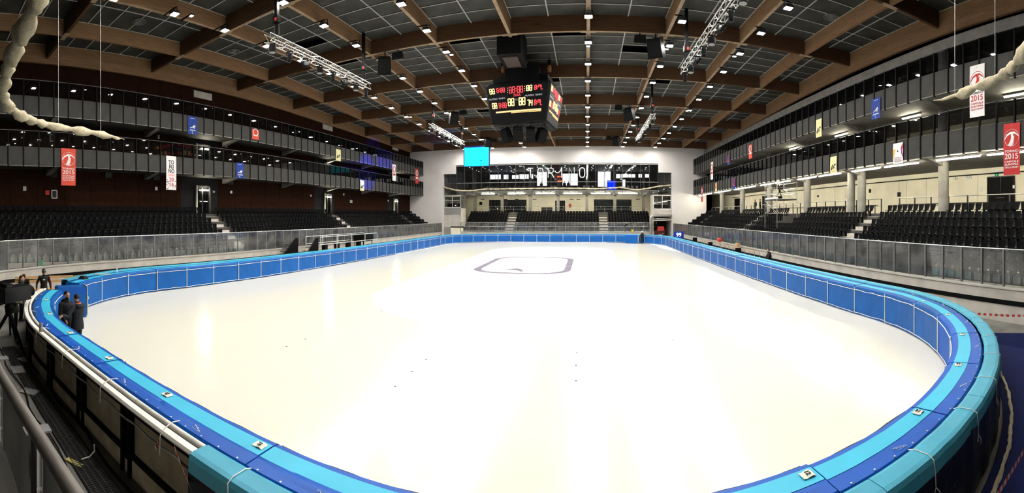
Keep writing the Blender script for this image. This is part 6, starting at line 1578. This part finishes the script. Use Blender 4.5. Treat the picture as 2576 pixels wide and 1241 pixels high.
# bottle and box on the left pads
c, cn = rp(s_of(-19.2,9.6)); c = c+cn*.4
MB().lathe([(.035,1.215),(.035,1.38),(.014,1.42),(.014,1.46)],(c.x,c.y,0),10).build('water_bottle', m_whitep, base=(c.x,c.y,1.215), label='white water bottle standing on the left pads', cat='bottle')
c, cn = rp(s_of(-18.9,8.5)); c = c+cn*.4; MB().cbox((c.x,c.y,1.24),(.12,.75,.04),-.5).build('wooden_batten', m_tag, base=(c.x,c.y,1.22), label='pale batten lying on the left pads', cat='batten')
c, cn = rp(s_of(-18.2,7.1)); c = c+cn*.4; MB().cbox((c.x,c.y,1.27),(.4,.3,.12),.4,taper=.6).build('folded_jacket', blk, base=(c.x,c.y,1.21), label='folded black and red jacket on the left pads', cat='jacket')
# far and side people
def far(px, py_head, Y=None, X=None, z0=0.0, h=1.0, label='', cols=None, fd=(0,-1), pose=None, **kw):
    p = at(px, py_head, Y=Y) if Y is not None else at(px, py_head, X=X)
    return person((p.x,p.y,z0), fd, label, pose or stand(), cols or dict(top=blk, legs=blk, shoe=shoe), .03, **kw)
gp = rp(SFAR-.18)[0]; far(1476+1060*math.atan2(gp.x-.05,gp.y-.45),580,Y=gp.y-.45,label='person in black with pale cap standing in the far right gate opening', fd=(-.6,-.8), pose=stand(elbow_l=(-.4,.1,1.25),wrist_l=(-.55,.25,1.15)), extras=(helmet(m_whitep),))
far(1571,570,Y=66.65,z0=1.43,label='person in black bending over the far parapet', fd=(.6,.3), pose=stand(chest=(0,.2,1.2),neck=(0,.38,1.34),head=(0,.48,1.40),shoulder_l=(-.19,.3,1.3),shoulder_r=(.19,.3,1.3),elbow_l=(-.2,.5,1.15),elbow_r=(.2,.5,1.15),wrist_l=(-.15,.65,1.0),wrist_r=(.15,.65,1.0)), cols=dict(top=blk, legs=trou, shoe=shoe))
p = at(1653,567,Y=67.6); person((p.x,68.6,1.55), (0,-1), 'driver with white helmet on the ice resurfacer', sit(), dict(top=blk, legs=blk, shoe=shoe), .03, extras=(helmet(m_whitep),))
p = at(1937,632,X=12.75); person((12.75,p.y,0.35), (-1,.1), 'person in black hooded coat sitting alone behind the right boards', sit(), dict(top=blk, legs=blk, shoe=shoe, bulk=1.2), .022, extras=(hoodpart(blk),))
MB().box((12.5,p.y-.3,0),(13.0,p.y+.3,.78)).build('equipment_case', m_black, base=(12.75,p.y,0), label='black case used as a seat behind the right boards', cat='case')
far(1900,507,X=19.8,z0=ztop,label='person in black leaning on the right handrail', fd=(-1,-.2)); far(1912,508,X=19.9,z0=ztop,label='person in black beside the one leaning on the right handrail', fd=(-1,.3), cols=dict(top=navy, legs=blk, shoe=shoe))
far(1766,455,X=18.0,z0=7.77,label='person in dark clothes on the far lower right balcony', fd=(-1,0))
for q, (px, Y) in enumerate(((1362,73.5),(1420,72.5),(1430,72.8),(1213,74.0))):
    far(px,455,Y=Y,z0=8.2,label='dark figure standing in the restaurant, %s' % ('before the tall middle window','left of the pair at the bright window','right of the pair at the bright window','beside the bar')[q], fd=(0,1))

# ================================================================== labels: name the two long sides by what stands there
import re
SUBS = [('left brown wall','brown wall'),('right cream','cream'),('brown wall, lower level','brown wall, lower level'),
    ('left side boards','brown-wall boards'),('right side boards','cream-wall boards'),('near right corner','near carpet corner'),('near left corner','near gate corner'),
    ('left stand edge','brown-wall stand edge'),('left stand','brown-wall stand'),('right stand','cream-wall stand'),('left balconies','brown-wall balconies'),('right balconies','cream-wall balconies'),
    ('left balcony','brown-wall balcony'),('right balcony','cream-wall balcony'),('left boards','brown-wall boards'),('right boards','cream-wall boards'),('left parapet','brown-wall parapet'),('right parapet','cream-wall parapet'),
    ('left pads','brown-wall pads'),('left platform','brown-wall platform'),('left rail','brown-wall rail'),('left wall','brown wall'),('along the left side','below the brown wall'),('along the right side','below the cream wall'),
    ('right corner boards','carpet corner boards'),('right seats','cream-wall seats'),('right handrail','cream-wall handrail'),('right columns','cream-wall columns'),('right column','cream-wall column'),
    ('nearest on the left','nearer one on the brown-wall side'),('nearest on the right','nearer one on the cream-wall side'),('farther on the left','farther one on the brown-wall side'),('farther on the right','farther one on the cream-wall side'),
    ('third beam from the left','third beam from the brown wall'),('behind the balconies on the left','behind two balconies'),('from the camera','from the near end')]
for o in bpy.data.objects:
    l = o.get('label')
    if not l: continue
    for a, b in SUBS: l = l.replace(a, b)
    o['label'] = l
